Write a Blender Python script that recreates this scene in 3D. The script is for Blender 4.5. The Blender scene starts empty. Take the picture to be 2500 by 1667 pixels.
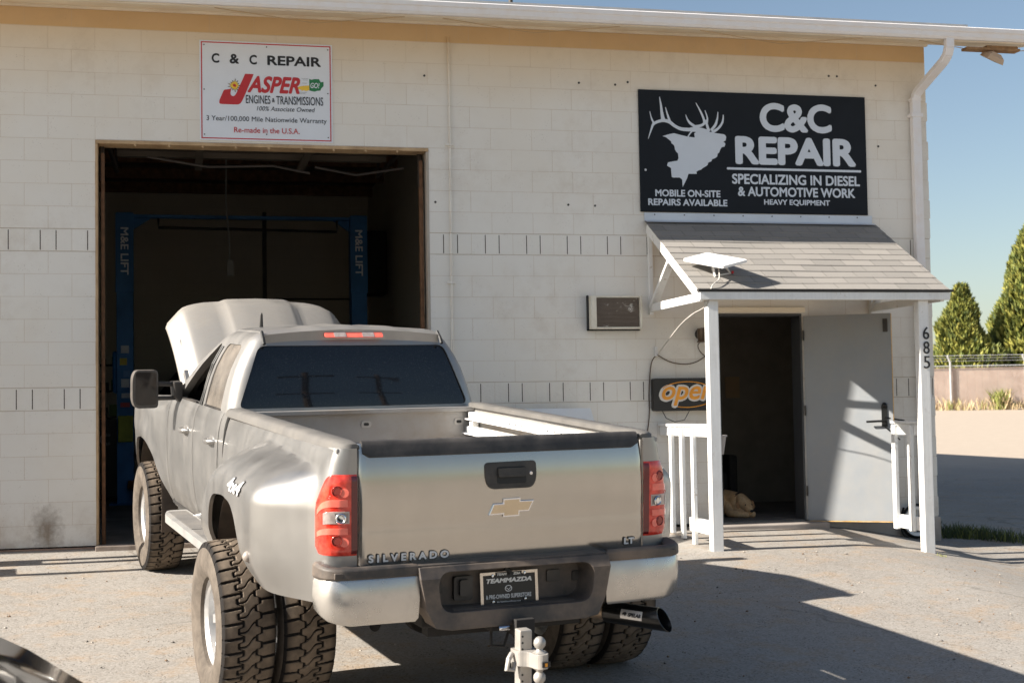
import bpy, bmesh, math, random
from math import sin, cos, pi, sqrt, atan2, exp
from mathutils import Vector, Matrix, geometry
random.seed(7)
S = bpy.context.scene
COL = S.collection
rad = math.radians
# ---------------------------------------------------------------- camera
CAM_LOC = Vector((0.75775, -13.26541, 1.16792))
YAW, PIT, ROL = 0.2280036, 0.0470847, -0.0167382
def cam_axes(yaw, pit, rol):
    f = Vector((sin(yaw)*cos(pit), cos(yaw)*cos(pit), sin(pit)))
    r0 = Vector((cos(yaw), -sin(yaw), 0)); u0 = r0.cross(f)
    r = cos(rol)*r0 + sin(rol)*u0; u = -sin(rol)*r0 + cos(rol)*u0
    return r, u, f
r_, u_, f_ = cam_axes(YAW, PIT, ROL)
cd = bpy.data.cameras.new('camera'); cam = bpy.data.objects.new('camera', cd); COL.objects.link(cam)
cam.matrix_world = Matrix(((r_.x, u_.x, -f_.x, CAM_LOC.x), (r_.y, u_.y, -f_.y, CAM_LOC.y), (r_.z, u_.z, -f_.z, CAM_LOC.z), (0, 0, 0, 1)))
cd.lens = 50.0; cd.sensor_width = 36.0; cd.clip_start = 0.05; cd.clip_end = 3000
cd.dof.use_dof = True; cd.dof.focus_distance = 9.6; cd.dof.aperture_fstop = 5.0
S.camera = cam
# ---------------------------------------------------------------- sky and sun
W = bpy.data.worlds.new('World'); S.world = W; W.use_nodes = True
_n = W.node_tree
_sk = _n.nodes.new('ShaderNodeTexSky'); _sk.sky_type = 'NISHITA'; _sk.sun_disc = False
SUN = Vector((-0.85, -0.06, 0.526)).normalized()
_sk.sun_elevation = math.asin(SUN.z); _sk.sun_rotation = rad(270) + math.atan2(SUN.y, -SUN.x)
_sk.air_density = 1.0; _sk.dust_density = 1.0; _sk.ozone_density = 0.2
_n.links.new(_sk.outputs[0], _n.nodes['Background'].inputs[0])
_n.nodes['Background'].inputs[1].default_value = 0.05
sd = bpy.data.lights.new('sun', 'SUN'); sd.energy = 5.0; sd.angle = rad(0.53); sd.color = (1.0, 0.93, 0.83)
so = bpy.data.objects.new('sun', sd); COL.objects.link(so); so.rotation_euler = SUN.to_track_quat('Z', 'Y').to_euler(); so.location = (-20, 0, 20)
vs = S.view_settings; vs.view_transform = 'Standard'; vs.look = 'None'; vs.gamma = 1.0; vs.use_curve_mapping = False; vs.exposure = 1.38
S.cycles.max_bounces = 10; S.cycles.diffuse_bounces = 5; S.cycles.glossy_bounces = 5; S.cycles.transparent_max_bounces = 8
S.cycles.use_denoising = True

# ---------------------------------------------------------------- helpers
def tag(o, label=None, cat=None, group=None, kind=None):
    if label: o['label'] = label
    if cat: o['category'] = cat
    if group: o['group'] = group
    if kind: o['kind'] = kind
    return o
def empty(name, loc=(0, 0, 0), label=None, cat=None, group=None, M=None):
    o = bpy.data.objects.new(name, None); COL.objects.link(o); o.empty_display_size = .2
    if M is not None: o.matrix_world = M
    else: o.location = loc
    return tag(o, label, cat, group)
class MB:
    def __init__(s): s.v = []; s.f = []; s.m = []
    def add(s, vs, fs, mi=0):
        b = len(s.v); s.v += [tuple(v) for v in vs]; s.f += [tuple(b+i for i in f) for f in fs]; s.m += [mi]*len(fs); return s
    def box(s, a, b, mi=0, M=None):
        x0, y0, z0 = [min(a[i], b[i]) for i in range(3)]; x1, y1, z1 = [max(a[i], b[i]) for i in range(3)]
        v = [Vector(p) for p in ((x0,y0,z0),(x1,y0,z0),(x1,y1,z0),(x0,y1,z0),(x0,y0,z1),(x1,y0,z1),(x1,y1,z1),(x0,y1,z1))]
        if M is not None: v = [M @ p for p in v]
        return s.add(v, [(0,3,2,1),(4,5,6,7),(0,1,5,4),(1,2,6,5),(2,3,7,6),(3,0,4,7)], mi)
    def beam(s, p, q, w, h, up=(0,0,1), mi=0):
        p = Vector(p); q = Vector(q); d = (q-p).normalized(); x = d.cross(Vector(up))
        if x.length < 1e-4: x = d.cross(Vector((1,0,0)))
        x.normalize(); z = x.cross(d)
        v = [p+x*a*w/2+z*b*h/2 for a, b in ((-1,-1),(1,-1),(1,1),(-1,1))]+[q+x*a*w/2+z*b*h/2 for a, b in ((-1,-1),(1,-1),(1,1),(-1,1))]
        return s.add(v, [(0,1,2,3),(7,6,5,4),(0,4,5,1),(1,5,6,2),(2,6,7,3),(3,7,4,0)], mi)
    def tube(s, pts, r, n=8, cap=True, mi=0):
        pts = [Vector(p) for p in pts]; rs = r if isinstance(r, (list, tuple)) else [r]*len(pts)
        rings = []; prev = None
        for i, p in enumerate(pts):
            d = (pts[min(i+1, len(pts)-1)]-pts[max(i-1, 0)]).normalized()
            if prev is None:
                a = d.cross(Vector((0,0,1)));
                if a.length < 1e-3: a = d.cross(Vector((1,0,0)))
            else: a = prev - d*prev.dot(d)
            a.normalize(); prev = a; b = d.cross(a)
            rings.append([p+(a*cos(2*pi*k/n)+b*sin(2*pi*k/n))*rs[i] for k in range(n)])
        return s.loft(rings, True, cap, mi)
    def loft(s, rings, closed=True, cap=True, mi=0):
        n = len(rings[0]); v = [p for r in rings for p in r]; f = []
        for i in range(len(rings)-1):
            for k in range(n if closed else n-1):
                k2 = (k+1) % n; f.append((i*n+k, i*n+k2, (i+1)*n+k2, (i+1)*n+k))
        if cap and closed: f.append(tuple(reversed(range(n)))); f.append(tuple((len(rings)-1)*n+k for k in range(n)))
        return s.add(v, f, mi)
    def grid(s, fn, nu, nv, mi=0, flip=False):
        v = [fn(i/(nu-1), j/(nv-1)) for i in range(nu) for j in range(nv)]
        f = [(i*nv+j, (i+1)*nv+j, (i+1)*nv+j+1, i*nv+j+1) for i in range(nu-1) for j in range(nv-1)]
        if flip: f = [tuple(reversed(q)) for q in f]
        return s.add(v, f, mi)
    def slab(s, fo, fi, nu, nv, mi=0):
        "closed slab between two grids fo (outer) and fi (inner)"
        a = [fo(i/(nu-1), j/(nv-1)) for i in range(nu) for j in range(nv)]; b = [fi(i/(nu-1), j/(nv-1)) for i in range(nu) for j in range(nv)]
        n = nu*nv; f = []
        for i in range(nu-1):
            for j in range(nv-1):
                q = (i*nv+j, (i+1)*nv+j, (i+1)*nv+j+1, i*nv+j+1); f.append(q); f.append(tuple(n+k for k in reversed(q)))
        for i in range(nu-1):
            for j, fl in ((0, False), (nv-1, True)):
                q = (i*nv+j, n+i*nv+j, n+(i+1)*nv+j, (i+1)*nv+j); f.append(tuple(reversed(q)) if fl else q)
        for j in range(nv-1):
            for i, fl in ((0, True), (nu-1, False)):
                q = (i*nv+j, n+i*nv+j, n+i*nv+j+1, i*nv+j+1); f.append(tuple(reversed(q)) if fl else q)
        return s.add(a+b, f, mi)
    def prism(s, poly, fn0, fn1, mi=0):
        "poly: 2-D outline, fn0/fn1: 2-D -> 3-D maps of the two ends"
        n = len(poly); tri = geometry.tessellate_polygon([[Vector((p[0], p[1], 0)) for p in poly]])
        v = [fn0(*p) for p in poly]+[fn1(*p) for p in poly]
        f = [tuple(t) for t in tri]+[tuple(n+i for i in reversed(t)) for t in tri]+[(k, n+k, n+(k+1) % n, (k+1) % n) for k in range(n)]
        return s.add(v, f, mi)
    def lathe(s, prof, M, n=32, closed=False, mi=0):
        "prof (r, h) revolved about local z of M"
        rings = [[M @ Vector((r*cos(2*pi*k/n), r*sin(2*pi*k/n), h)) for k in range(n)] for r, h in prof]
        if closed: rings.append(rings[0])
        return s.loft(rings, True, not closed, mi)
    def cyl(s, p, q, r, n=16, mi=0): return s.tube([p, q], r, n, True, mi)
    def sphere(s, c, r, nu=16, nv=10, sc=(1,1,1), mi=0):
        rings = []
        for j in range(nv+1):
            t = pi*j/nv; rr = max(sin(t), 1e-3)
            rings.append([Vector((c[0]+r*sc[0]*rr*cos(2*pi*k/nu), c[1]+r*sc[1]*rr*sin(2*pi*k/nu), c[2]-r*sc[2]*cos(t))) for k in range(nu)])
        return s.loft(rings, True, True, mi)
    def build(s, name, mats, parent=None, smooth=None, bevel=None, seg=2, recalc=True):
        me = bpy.data.meshes.new(name); me.from_pydata(s.v, [], s.f)
        if not isinstance(mats, (list, tuple)): mats = [mats]
        for m in mats: me.materials.append(m)
        if len(mats) > 1: me.polygons.foreach_set('material_index', s.m)
        if recalc:
            bm = bmesh.new(); bm.from_mesh(me); bmesh.ops.recalc_face_normals(bm, faces=bm.faces); bm.to_mesh(me); bm.free()
        if smooth is not None:
            me.polygons.foreach_set('use_smooth', [True]*len(me.polygons)); me.set_sharp_from_angle(angle=rad(smooth))
        me.update()
        o = bpy.data.objects.new(name, me); COL.objects.link(o)
        if parent: o.parent = parent
        if bevel:
            b = o.modifiers.new('bevel', 'BEVEL'); b.width = bevel; b.segments = seg; b.limit_method = 'ANGLE'; b.angle_limit = rad(35)
        return o
    def build_parts(s, name, mats, parent=None, **kw):
        "every separate piece of this builder becomes an object of its own"
        par = list(range(len(s.v)))
        def find(a):
            while par[a] != a: par[a] = par[par[a]]; a = par[a]
            return a
        for f in s.f:
            for k in f[1:]: par[find(f[0])] = find(k)
        comp = {}
        for i, f in enumerate(s.f): comp.setdefault(find(f[0]), []).append(i)
        out = []
        for ids in comp.values():
            m = MB(); mp = {}
            for i in ids:
                g = []
                for k in s.f[i]:
                    if k not in mp: mp[k] = len(m.v); m.v.append(s.v[k])
                    g.append(mp[k])
                m.f.append(tuple(g)); m.m.append(s.m[i])
            out.append(m.build(name, mats, parent, **kw))
        return out
def bake(o):
    dg = bpy.context.evaluated_depsgraph_get(); me = bpy.data.meshes.new_from_object(o.evaluated_get(dg)); o.modifiers.clear(); old = o.data; o.data = me; return o
def boolean(o, cutter_mb, op='DIFFERENCE', smooth=30):
    c = cutter_mb.build('cutter', [])
    c.matrix_world = o.matrix_world if o.parent is None else Matrix()
    par = o.parent; o.parent = None
    m = o.modifiers.new('b', 'BOOLEAN'); m.operation = op; m.object = c; m.solver = 'EXACT'
    bpy.context.view_layer.update(); bake(o); o.parent = par
    bpy.data.objects.remove(c)
    if smooth is not None:
        me = o.data; me.polygons.foreach_set('use_smooth', [True]*len(me.polygons)); me.set_sharp_from_angle(angle=rad(smooth))
    return o
def text(name, body, mat, M, box=None, size=.1, parent=None, depth=.002, offset=0.0, shear=0.0, spacing=1.0, rot=False, res=4):
    "flat lettering: glyphs in the local x-z plane of M, facing local -y; box=(x0,x1,z0,z1) fits it"
    c = bpy.data.curves.new(name, 'FONT'); c.body = body; c.size = 1.0; c.shear = shear; c.space_character = spacing; c.resolution_u = res; c.fill_mode = 'FRONT'
    o = bpy.data.objects.new('txt', c); COL.objects.link(o); bpy.context.view_layer.update()
    dg = bpy.context.evaluated_depsgraph_get(); me = bpy.data.meshes.new_from_object(o.evaluated_get(dg)); bpy.data.objects.remove(o)
    b_ = offset
    xs = [v.co.x for v in me.vertices]; ys = [v.co.y for v in me.vertices]
    x0, x1, y0, y1 = min(xs)-b_, max(xs)+b_, min(ys)-b_, max(ys)+b_
    if box is None: box = (-size*(x1-x0)/2, size*(x1-x0)/2, size*y0, size*y1)
    sh = [(0, 0)]+([(b_*cos(pi*k/4), b_*sin(pi*k/4)) for k in range(8)] if b_ > 0 else [])
    src = [(v.co.x, v.co.y) for v in me.vertices]; fcs = [tuple(p.vertices) for p in me.polygons]; V = []; F = []
    for q, (dx, dy) in enumerate(sh):   # heavier weights: the glyph stacked on itself, each copy a hair higher
        n0 = len(V); n = len(src); d = depth+.00012*q
        cnt = {}
        for f in fcs:
            for k in range(len(f)): e = (f[k], f[(k+1) % len(f)]); cnt[e] = 1
        for h in (-d, 0):
            for x, y in src: V.append((box[0]+(x+dx-x0)/(x1-x0)*(box[1]-box[0]), h, box[2]+(y+dy-y0)/(y1-y0)*(box[3]-box[2])))
        F += [tuple(n0+i for i in f) for f in fcs]
        F += [(n0+b, n0+a, n0+n+a, n0+n+b) for a, b in cnt if (b, a) not in cnt]
    me.clear_geometry(); me.from_pydata(V, [], F); bm = bmesh.new(); bm.from_mesh(me)
    for f in bm.faces: f.smooth = False
    bm.normal_update()
    fl = [f for f in bm.faces if abs(f.normal.y) > .9 and f.normal.y > 0]
    if fl: bmesh.ops.reverse_faces(bm, faces=fl)
    bm.transform(M); bm.to_mesh(me); bm.free(); me.materials.clear(); me.materials.append(mat); me.name = name
    ob = bpy.data.objects.new(name, me); COL.objects.link(ob)
    if parent: ob.parent = parent
    return ob
def sstep(a, b, x):
    t = min(1, max(0, (x-a)/(b-a))); return t*t*(3-2*t)
def interp(xs, ys, x):
    if x <= xs[0]: return ys[0]
    for i in range(len(xs)-1):
        if x <= xs[i+1]: return ys[i]+(ys[i+1]-ys[i])*(x-xs[i])/(xs[i+1]-xs[i])
    return ys[-1]
def rrect(x0, x1, z0, z1, r, n=5):
    p = []
    for cx, cz, a in ((x1-r, z0+r, -90), (x1-r, z1-r, 0), (x0+r, z1-r, 90), (x0+r, z0+r, 180)):
        for k in range(n+1): t = rad(a+90*k/n); p.append((cx+r*cos(t), cz+r*sin(t)))
    return p
def rpoly(pts, r, n=4):
    "round the corners of a 2-D polygon"
    out = []; N = len(pts)
    for i in range(N):
        p = Vector(pts[i]); a = Vector(pts[i-1]); b = Vector(pts[(i+1) % N]); rr = r[i] if isinstance(r, (list, tuple)) else r
        da = (a-p); db = (b-p); ra = min(rr, da.length*.49); rb = min(rr, db.length*.49)
        p0 = p+da.normalized()*ra; p1 = p+db.normalized()*rb
        for k in range(n+1):
            t = k/n; q = p0*(1-t)**2+p*2*t*(1-t)+p1*t*t; out.append((q.x, q.y))
    return out

# ---------------------------------------------------------------- materials
MAT = {}
class NT:
    def __init__(s, name):
        s.m = bpy.data.materials.new(name); s.m.use_nodes = True; s.t = s.m.node_tree; s.b = s.t.nodes['Principled BSDF']
        s.tc = s.t.nodes.new('ShaderNodeTexCoord'); s.co = s.tc.outputs['Object']
    def n(s, typ, **kw):
        nd = s.t.nodes.new('ShaderNode'+typ)
        for k, v in kw.items():
            if hasattr(nd, k) and not k[0].isupper(): setattr(nd, k, v)
        return nd
    def val(s, sock, v):
        if hasattr(v, 'is_output') or isinstance(v, bpy.types.NodeSocket): s.t.links.new(v, sock)
        else:
            if hasattr(sock, 'default_value'):
                if sock.type == 'RGBA' and len(v) == 3: v = (*v, 1)
                sock.default_value = v
    def math(s, op, a, b=0.0, c=None, clamp=False):
        nd = s.n('Math', operation=op, use_clamp=clamp); s.val(nd.inputs[0], a); s.val(nd.inputs[1], b)
        if c is not None: s.val(nd.inputs[2], c)
        return nd.outputs[0]
    def noise(s, scale, detail=4, rough=.55, co=None, dist=0.0):
        nd = s.n('TexNoise'); s.val(nd.inputs['Vector'], co or s.co); nd.inputs['Scale'].default_value = scale; nd.inputs['Detail'].default_value = detail; nd.inputs['Roughness'].default_value = rough; nd.inputs['Distortion'].default_value = dist
        return nd.outputs['Fac']
    def voro(s, scale, co=None, feature='F1', out='Distance'):
        nd = s.n('TexVoronoi', feature=feature); s.val(nd.inputs['Vector'], co or s.co); nd.inputs['Scale'].default_value = scale
        return nd.outputs[out]
    def ramp(s, x, a, b, c=0.0, d=1.0):
        nd = s.n('MapRange'); nd.clamp = True; s.val(nd.inputs[0], x)
        for i, v in enumerate((a, b, c, d)): nd.inputs[i+1].default_value = v
        return nd.outputs[0]
    def mix(s, f, a, b, mode='MIX'):
        nd = s.n('Mix', data_type='RGBA', blend_type=mode); s.val(nd.inputs[0], f); s.val(nd.inputs[6], a); s.val(nd.inputs[7], b); return nd.outputs[2]
    def sep(s, co=None):
        nd = s.n('SeparateXYZ'); s.val(nd.inputs[0], co or s.co); return nd.outputs
    def comb(s, x, y, z):
        nd = s.n('CombineXYZ'); s.val(nd.inputs[0], x); s.val(nd.inputs[1], y); s.val(nd.inputs[2], z); return nd.outputs[0]
    def scale(s, v, co=None):
        nd = s.n('Mapping'); s.val(nd.inputs[0], co or s.co); nd.inputs['Scale'].default_value = v; return nd.outputs[0]
    def bump(s, h, strength=.3, dist=.01, nrm=None):
        nd = s.n('Bump'); s.val(nd.inputs['Height'], h); nd.inputs['Strength'].default_value = strength; nd.inputs['Distance'].default_value = dist
        if nrm is not None: s.val(nd.inputs['Normal'], nrm)
        return nd.outputs[0]
    def set(s, **kw):
        for k, v in kw.items(): s.val(s.b.inputs[k.replace('_', ' ')], v)
        return s.m
def pm(name, col, rough=.6, metal=0.0, var=.12, vs=6.0, bump=0.0, bs=60.0, dirt=None, damt=.4, ds=3.0, coat=0.0, spec=.5):
    "general weathered material: colour varied by two noises, optional dirt colour in patches, fine bump"
    t = NT(name)
    dk = tuple(c*(1-var) for c in col); lt = tuple(min(1, c*(1+var)) for c in col)
    c = t.mix(t.ramp(t.noise(vs, 5), .3, .7), dk, lt)
    r = rough
    if dirt:
        f = t.math('MULTIPLY', t.ramp(t.noise(ds, 7, .65), .42, .68), damt)
        c = t.mix(f, c, dirt)
        if metal: t.set(Metallic=t.math('MULTIPLY', t.math('SUBTRACT', 1.0, f), metal))
        r = t.math('ADD', rough, t.math('MULTIPLY', f, .4), clamp=True)
    elif metal: t.set(Metallic=metal)
    t.set(Base_Color=c, Roughness=r)
    t.b.inputs['Specular IOR Level'].default_value = spec
    if coat: t.set(Coat_Weight=coat, Coat_Roughness=.05)
    if bump: t.set(Normal=t.bump(t.noise(bs, 3), bump, .004))
    MAT[name] = t.m; return t.m
wt = NT('white_painted_wood'); gr = wt.noise(9, 5, .65, co=wt.scale((6, 6, .35))); chip = wt.math('MULTIPLY', wt.ramp(wt.noise(11, 6, .75), .60, .66), wt.ramp(wt.noise(1.6, 3), .45, .6))
wc_ = wt.mix(wt.ramp(gr, .3, .7), (.74, .74, .73), (.81, .81, .79)); wc_ = wt.mix(wt.math('MULTIPLY', wt.ramp(wt.noise(3.5, 6, .7), .48, .75), .3), wc_, (.46, .42, .36)); wc_ = wt.mix(wt.math('MULTIPLY', chip, .7), wc_, (.36, .27, .18))
white = wt.set(Base_Color=wc_, Roughness=.5, Normal=wt.bump(gr, .3, .003))
white_metal = pm('white_painted_metal', (.78, .78, .77), .4, var=.03, dirt=(.42, .3, .18), damt=.2, ds=7)
sign_white = pm('sign_white', (.74, .77, .82), .35, var=.02)
sign_black = pm('sign_black', (.010, .013, .018), .55, var=.1, spec=.2)
sign_letter = pm('sign_pale_letter', (.62, .67, .74), .4, var=.02)
ink_black = pm('ink_black', (.012, .012, .014), .5)
ink_red = pm('ink_red', (.52, .025, .03), .45, var=.03)
ink_green = pm('ink_green', (.02, .19, .06), .45, var=.05)
ink_yellow = pm('ink_yellow', (.85, .55, .05), .45, var=.03)
ink_orange = pm('ink_orange', (.92, .36, .03), .45, var=.15, vs=8)
ink_gray = pm('ink_gray', (.35, .37, .4), .5)
dark_steel = pm('dark_steel', (.04, .04, .042), .45, .6, dirt=(.12, .09, .06), damt=.5)
black_plastic = pm('black_plastic', (.022, .02, .019), .42, var=.15, bump=.15, bs=300, dirt=(.2, .17, .14), damt=.28, ds=5)
rubber_seal = pm('black_rubber', (.012, .012, .012), .6)
interior_dark = pm('dark_interior', (.03, .028, .026), .8)
rust = pm('rusty_steel', (.16, .08, .04), .85, .1, var=.4, vs=14)
# ================================================================ THE SETTING
def W0(x): return interp([-40, -6, 5.9, 6.8, 7.33, 8.2, 9.5, 14, 60], [-.1, -.013, -.013, -.03, -.093, -.25, -.27, -.2, .1], x)
def gz(x, y):
    "height of the yard"
    if y <= 0:
        d = -y; return W0(x)-.0756*(d if d < 8 else 8+(d-8)*.25 if d < 30 else 13.5)
    r = interp([0, 5, 14, 49, 120, 600], [0, .05, .2, 1.0, 1.8, 6], y)
    return W0(x)*(1-sstep(0, 1.2, y))-.25*sstep(0, 1.2, y)+r
# ---- ground material: old pale asphalt worn to its stones, with dust and rust-brown patches
t = NT('worn_asphalt')
n1 = t.noise(.55, 6, .6); n2 = t.noise(4.0, 5, .6); n3 = t.noise(38, 4, .6)
c = t.mix(t.ramp(n1, .35, .68), (.215, .194, .170), (.275, .252, .224))
c = t.mix(t.math('MULTIPLY', t.ramp(n2, .5, .68), .6), c, (.30, .205, .12))
stones = t.voro(75, out='Color'); sv = t.sep(stones)
c = t.mix(t.ramp(sv[0], 0, 1, .0, .55), c, (.39, .365, .335))
pit = t.math('MULTIPLY', t.ramp(t.voro(46), .12, .34, 1, 0), t.ramp(t.noise(6, 4, .7), .42, .56))
pit2 = t.math('MULTIPLY', t.ramp(t.voro(19), .06, .15, 1, 0), t.ramp(t.noise(2.2, 5, .7), .47, .58))
pits = t.math('MAXIMUM', pit, pit2)
c = t.mix(t.math('MULTIPLY', pits, .85), c, (.07, .06, .05))
st = t.ramp(t.noise(1.1, 6, .7, dist=.6), .6, .72)
c = t.mix(t.math('MULTIPLY', st, .3), c, (.17, .12, .085))
wob = t.n('VectorMath', operation='ADD'); nz_ = t.n('TexNoise'); nz_.inputs['Scale'].default_value = 2.5; nz_.inputs['Detail'].default_value = 5; t.val(nz_.inputs['Vector'], t.co)
sc_ = t.n('VectorMath', operation='SCALE'); t.val(sc_.inputs[0], nz_.outputs['Color']); sc_.inputs['Scale'].default_value = .5; t.val(wob.inputs[0], t.co); t.val(wob.inputs[1], sc_.outputs[0])
crk = t.math('MULTIPLY', t.ramp(t.voro(.42, co=wob.outputs[0], feature='DISTANCE_TO_EDGE'), .004, .010, 1, 0), t.ramp(t.noise(.35, 3), .48, .56))
c = t.mix(t.math('MULTIPLY', crk, .3), c, (.05, .042, .035))
oil = t.math('MULTIPLY', t.ramp(t.noise(.9, 5, .65, co=t.scale((1, .6, 1))), .63, .72), t.ramp(t.voro(3.1), .1, .5, 1, .3))
c = t.mix(t.math('MULTIPLY', oil, .55), c, (.075, .06, .05))
_gx, _gy, _gz = t.sep(); lot = t.ramp(t.math('ADD', _gy, t.math('MULTIPLY', t.noise(.25, 4), 6)), 10, 16)
c = t.mix(lot, c, t.mix(n2, (.36, .30, .24), (.45, .38, .31)))
h = t.math('SUBTRACT', t.math('ADD', t.math('MULTIPLY', n3, .5), t.math('MULTIPLY', sv[0], .5)), t.math('MULTIPLY', pits, 1.2))
asphalt = t.set(Base_Color=c, Roughness=.92, Normal=t.bump(h, .4, .006)); t.b.inputs['Specular IOR Level'].default_value = .2
def axis(lo, hi, flo, fhi, fine, grow=1.35):
    a = []; x = flo
    while x <= fhi: a.append(x); x += fine
    s = fine; x = fhi
    while x < hi: s *= grow; x += s; a.append(min(x, hi))
    s = fine; x = flo; b = []
    while x > lo: s *= grow; x -= s; b.append(max(x, lo))
    return b[::-1]+a
gx = axis(-900, 900, -5, 12, .25); gy = axis(-900, 900, -14, 4, .25)
mb = MB(); mb.v = [(x, y, gz(x, y)+.006*math.sin(x*2.1+1)*math.sin(y*1.7)) for x in gx for y in gy]
ny = len(gy); mb.f = [(i*ny+j, (i+1)*ny+j, (i+1)*ny+j+1, i*ny+j+1) for i in range(len(gx)-1) for j in range(ny-1)]; mb.m = [0]*len(mb.f)
tag(mb.build('ground', asphalt, smooth=60, recalc=False), kind='structure')
# ---- painted concrete block wall
def block_mat(name, base, alt, mortar, bands=True, stain=True, tan=False):
    t = NT(name); x, y, z = t.sep()
    v = t.comb(t.math('ADD', x, .2032), z, 0.0)
    br = t.n('TexBrick', offset=.5, offset_frequency=2, squash=1.0); t.val(br.inputs['Vector'], v)
    for k, q in (('Scale', 1.0), ('Mortar Size', .0024), ('Mortar Smooth', .7), ('Brick Width', .4064), ('Row Height', .2032), ('Bias', 0.0)): br.inputs[k].default_value = q
    br.inputs['Color1'].default_value = (*base, 1); br.inputs['Color2'].default_value = (*alt, 1); br.inputs['Mortar'].default_value = (*mortar, 1)
    gap = t.math('MULTIPLY', br.outputs['Fac'], t.ramp(t.noise(1.7, 4), .35, .65, .12, .8))
    c = t.mix(.5, br.outputs['Color'], t.mix(t.noise(2.5, 5), base, alt))
    c = t.mix(t.math('MULTIPLY', t.ramp(t.noise(.55, 5, .6), .42, .7), .5), c, tuple(q*w for q, w in zip(base, (.97, .9, .79))))
    if tan:     # tan top course; warm eave bounce light is painted fading down below it
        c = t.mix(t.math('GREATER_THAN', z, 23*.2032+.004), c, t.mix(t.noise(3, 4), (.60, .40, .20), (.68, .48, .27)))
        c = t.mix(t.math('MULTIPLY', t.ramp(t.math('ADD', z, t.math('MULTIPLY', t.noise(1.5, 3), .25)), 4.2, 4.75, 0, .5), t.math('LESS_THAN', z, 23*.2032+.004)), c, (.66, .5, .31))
    c = t.mix(gap, c, mortar)
    pits = t.math('MULTIPLY', t.ramp(t.voro(55), .08, .2, 1, 0), t.ramp(t.noise(7, 3), .52, .62))
    c = t.mix(t.math('MULTIPLY', pits, .55), c, (.25, .2, .15))
    if stain:
        s = t.math('MULTIPLY', t.ramp(t.noise(5, 7, .7), .45, .75), t.ramp(t.noise(.8, 3), .45, .65))
        c = t.mix(t.math('MULTIPLY', s, .35), c, (.45, .35, .25))
        dx = t.math('SUBTRACT', x, -.42); dz = t.math('SUBTRACT', z, .17)
        d = t.math('SQRT', t.math('ADD', t.math('MULTIPLY', dx, dx), t.math('MULTIPLY', t.math('MULTIPLY', dz, dz), .45)))
        m = t.ramp(t.math('ADD', d, t.math('MULTIPLY', t.noise(16, 6, .7), .22)), .13, .27, 1, 0)
        c = t.mix(t.math('MULTIPLY', m, .75), c, (.13, .085, .05))
        low = t.math('MULTIPLY', t.ramp(t.noise(3.2, 7, .7), .42, .6), t.ramp(t.math('ADD', z, t.math('MULTIPLY', t.noise(2, 4), .5)), .25, .75, 1, 0))
        c = t.mix(t.math('MULTIPLY', low, .4), c, (.36, .26, .17))
    h = t.math('SUBTRACT', t.math('ADD', t.math('MULTIPLY', t.noise(70, 4, .65), .3), t.math('MULTIPLY', t.noise(9, 3), .25)), t.math('ADD', gap, t.math('MULTIPLY', pits, .6)))
    if bands:   # two scored courses: split face with two narrow vertical slots per block
        def band(n, shift):
            inb = t.math('MULTIPLY', t.math('GREATER_THAN', z, n*.2032+.012), t.math('LESS_THAN', z, (n+1)*.2032-.014))
            f = t.math('PINGPONG', t.math('ADD', x, shift), .2032)      # 0 at the block centre
            return inb, t.math('MULTIPLY', inb, t.math('LESS_THAN', t.math('ABSOLUTE', t.math('SUBTRACT', f, .0677)), .0042))
        b1, s1 = band(13, 40*.4064); b2, s2 = band(6, 40*.4064+.2032)
        for n_ in (6, 7, 13, 14):
            ln = t.math('LESS_THAN', t.math('ABSOLUTE', t.math('SUBTRACT', t.math('ADD', z, t.math('MULTIPLY', t.math('SUBTRACT', t.noise(6, 3), .5), .004)), n_*.2032)), .0035)
            c = t.mix(t.math('MULTIPLY', ln, t.ramp(t.noise(2.2, 3), .3, .6, .25, .75)), c, (.42, .33, .24)); h = t.math('SUBTRACT', h, ln)
        sl = t.math('MAXIMUM', s1, s2); bb = t.math('MAXIMUM', b1, b2)
        c = t.mix(t.math('MULTIPLY', sl, t.ramp(t.noise(3.3, 2), .2, .35, .55, 1)), c, (.05, .033, .022))
        h = t.math('ADD', h, t.math('SUBTRACT', t.math('MULTIPLY', t.math('MULTIPLY', bb, t.noise(22, 6, .7)), 1.3), t.math('MULTIPLY', sl, 3)))
    m = t.set(Base_Color=c, Roughness=.8, Normal=t.bump(h, .45, .008)); t.b.inputs['Specular IOR Level'].default_value = .25
    return m
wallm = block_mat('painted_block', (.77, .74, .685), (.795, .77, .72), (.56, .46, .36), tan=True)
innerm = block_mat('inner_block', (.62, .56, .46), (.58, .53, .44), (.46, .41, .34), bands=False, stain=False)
tan_steel = pm('tan_steel_trim', (.5, .35, .2), .6, var=.15, dirt=(.22, .11, .05), damt=.5, ds=5)
concrete = pm('concrete_floor', (.2, .19, .175), .85, var=.15, vs=2, bump=.2, bs=30, dirt=(.05, .04, .035), damt=.6, ds=1.3)
cream_trim = pm('cream_trim', (.84, .74, .57), .55, var=.05)
gutter_white = pm('gutter_white', (.82, .8, .8), .35, var=.03, dirt=(.6, .45, .3), damt=.25, ds=6)
soffit_m = pm('soffit_paint', (.82, .74, .6), .6, var=.06, dirt=(.45, .3, .15), damt=.35, ds=3)
roof_metal = pm('roof_metal', (.5, .5, .5), .45, .5, dirt=(.4, .33, .25), damt=.3)
bld = empty('garage_building', (0, 0, 0), 'cream painted concrete block garage with a wide open bay door', 'garage')
mb = MB(); mb.box((-9, 0, -.7), (8.28, .2, 4.94))
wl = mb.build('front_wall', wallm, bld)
cut = MB(); cut.box((0, -1, -.9), (3.05, 1, 3.655)); cut.box((5.93, -1, -.9), (6.83, 1, 2.075)); boolean(wl, cut, smooth=None)
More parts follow.
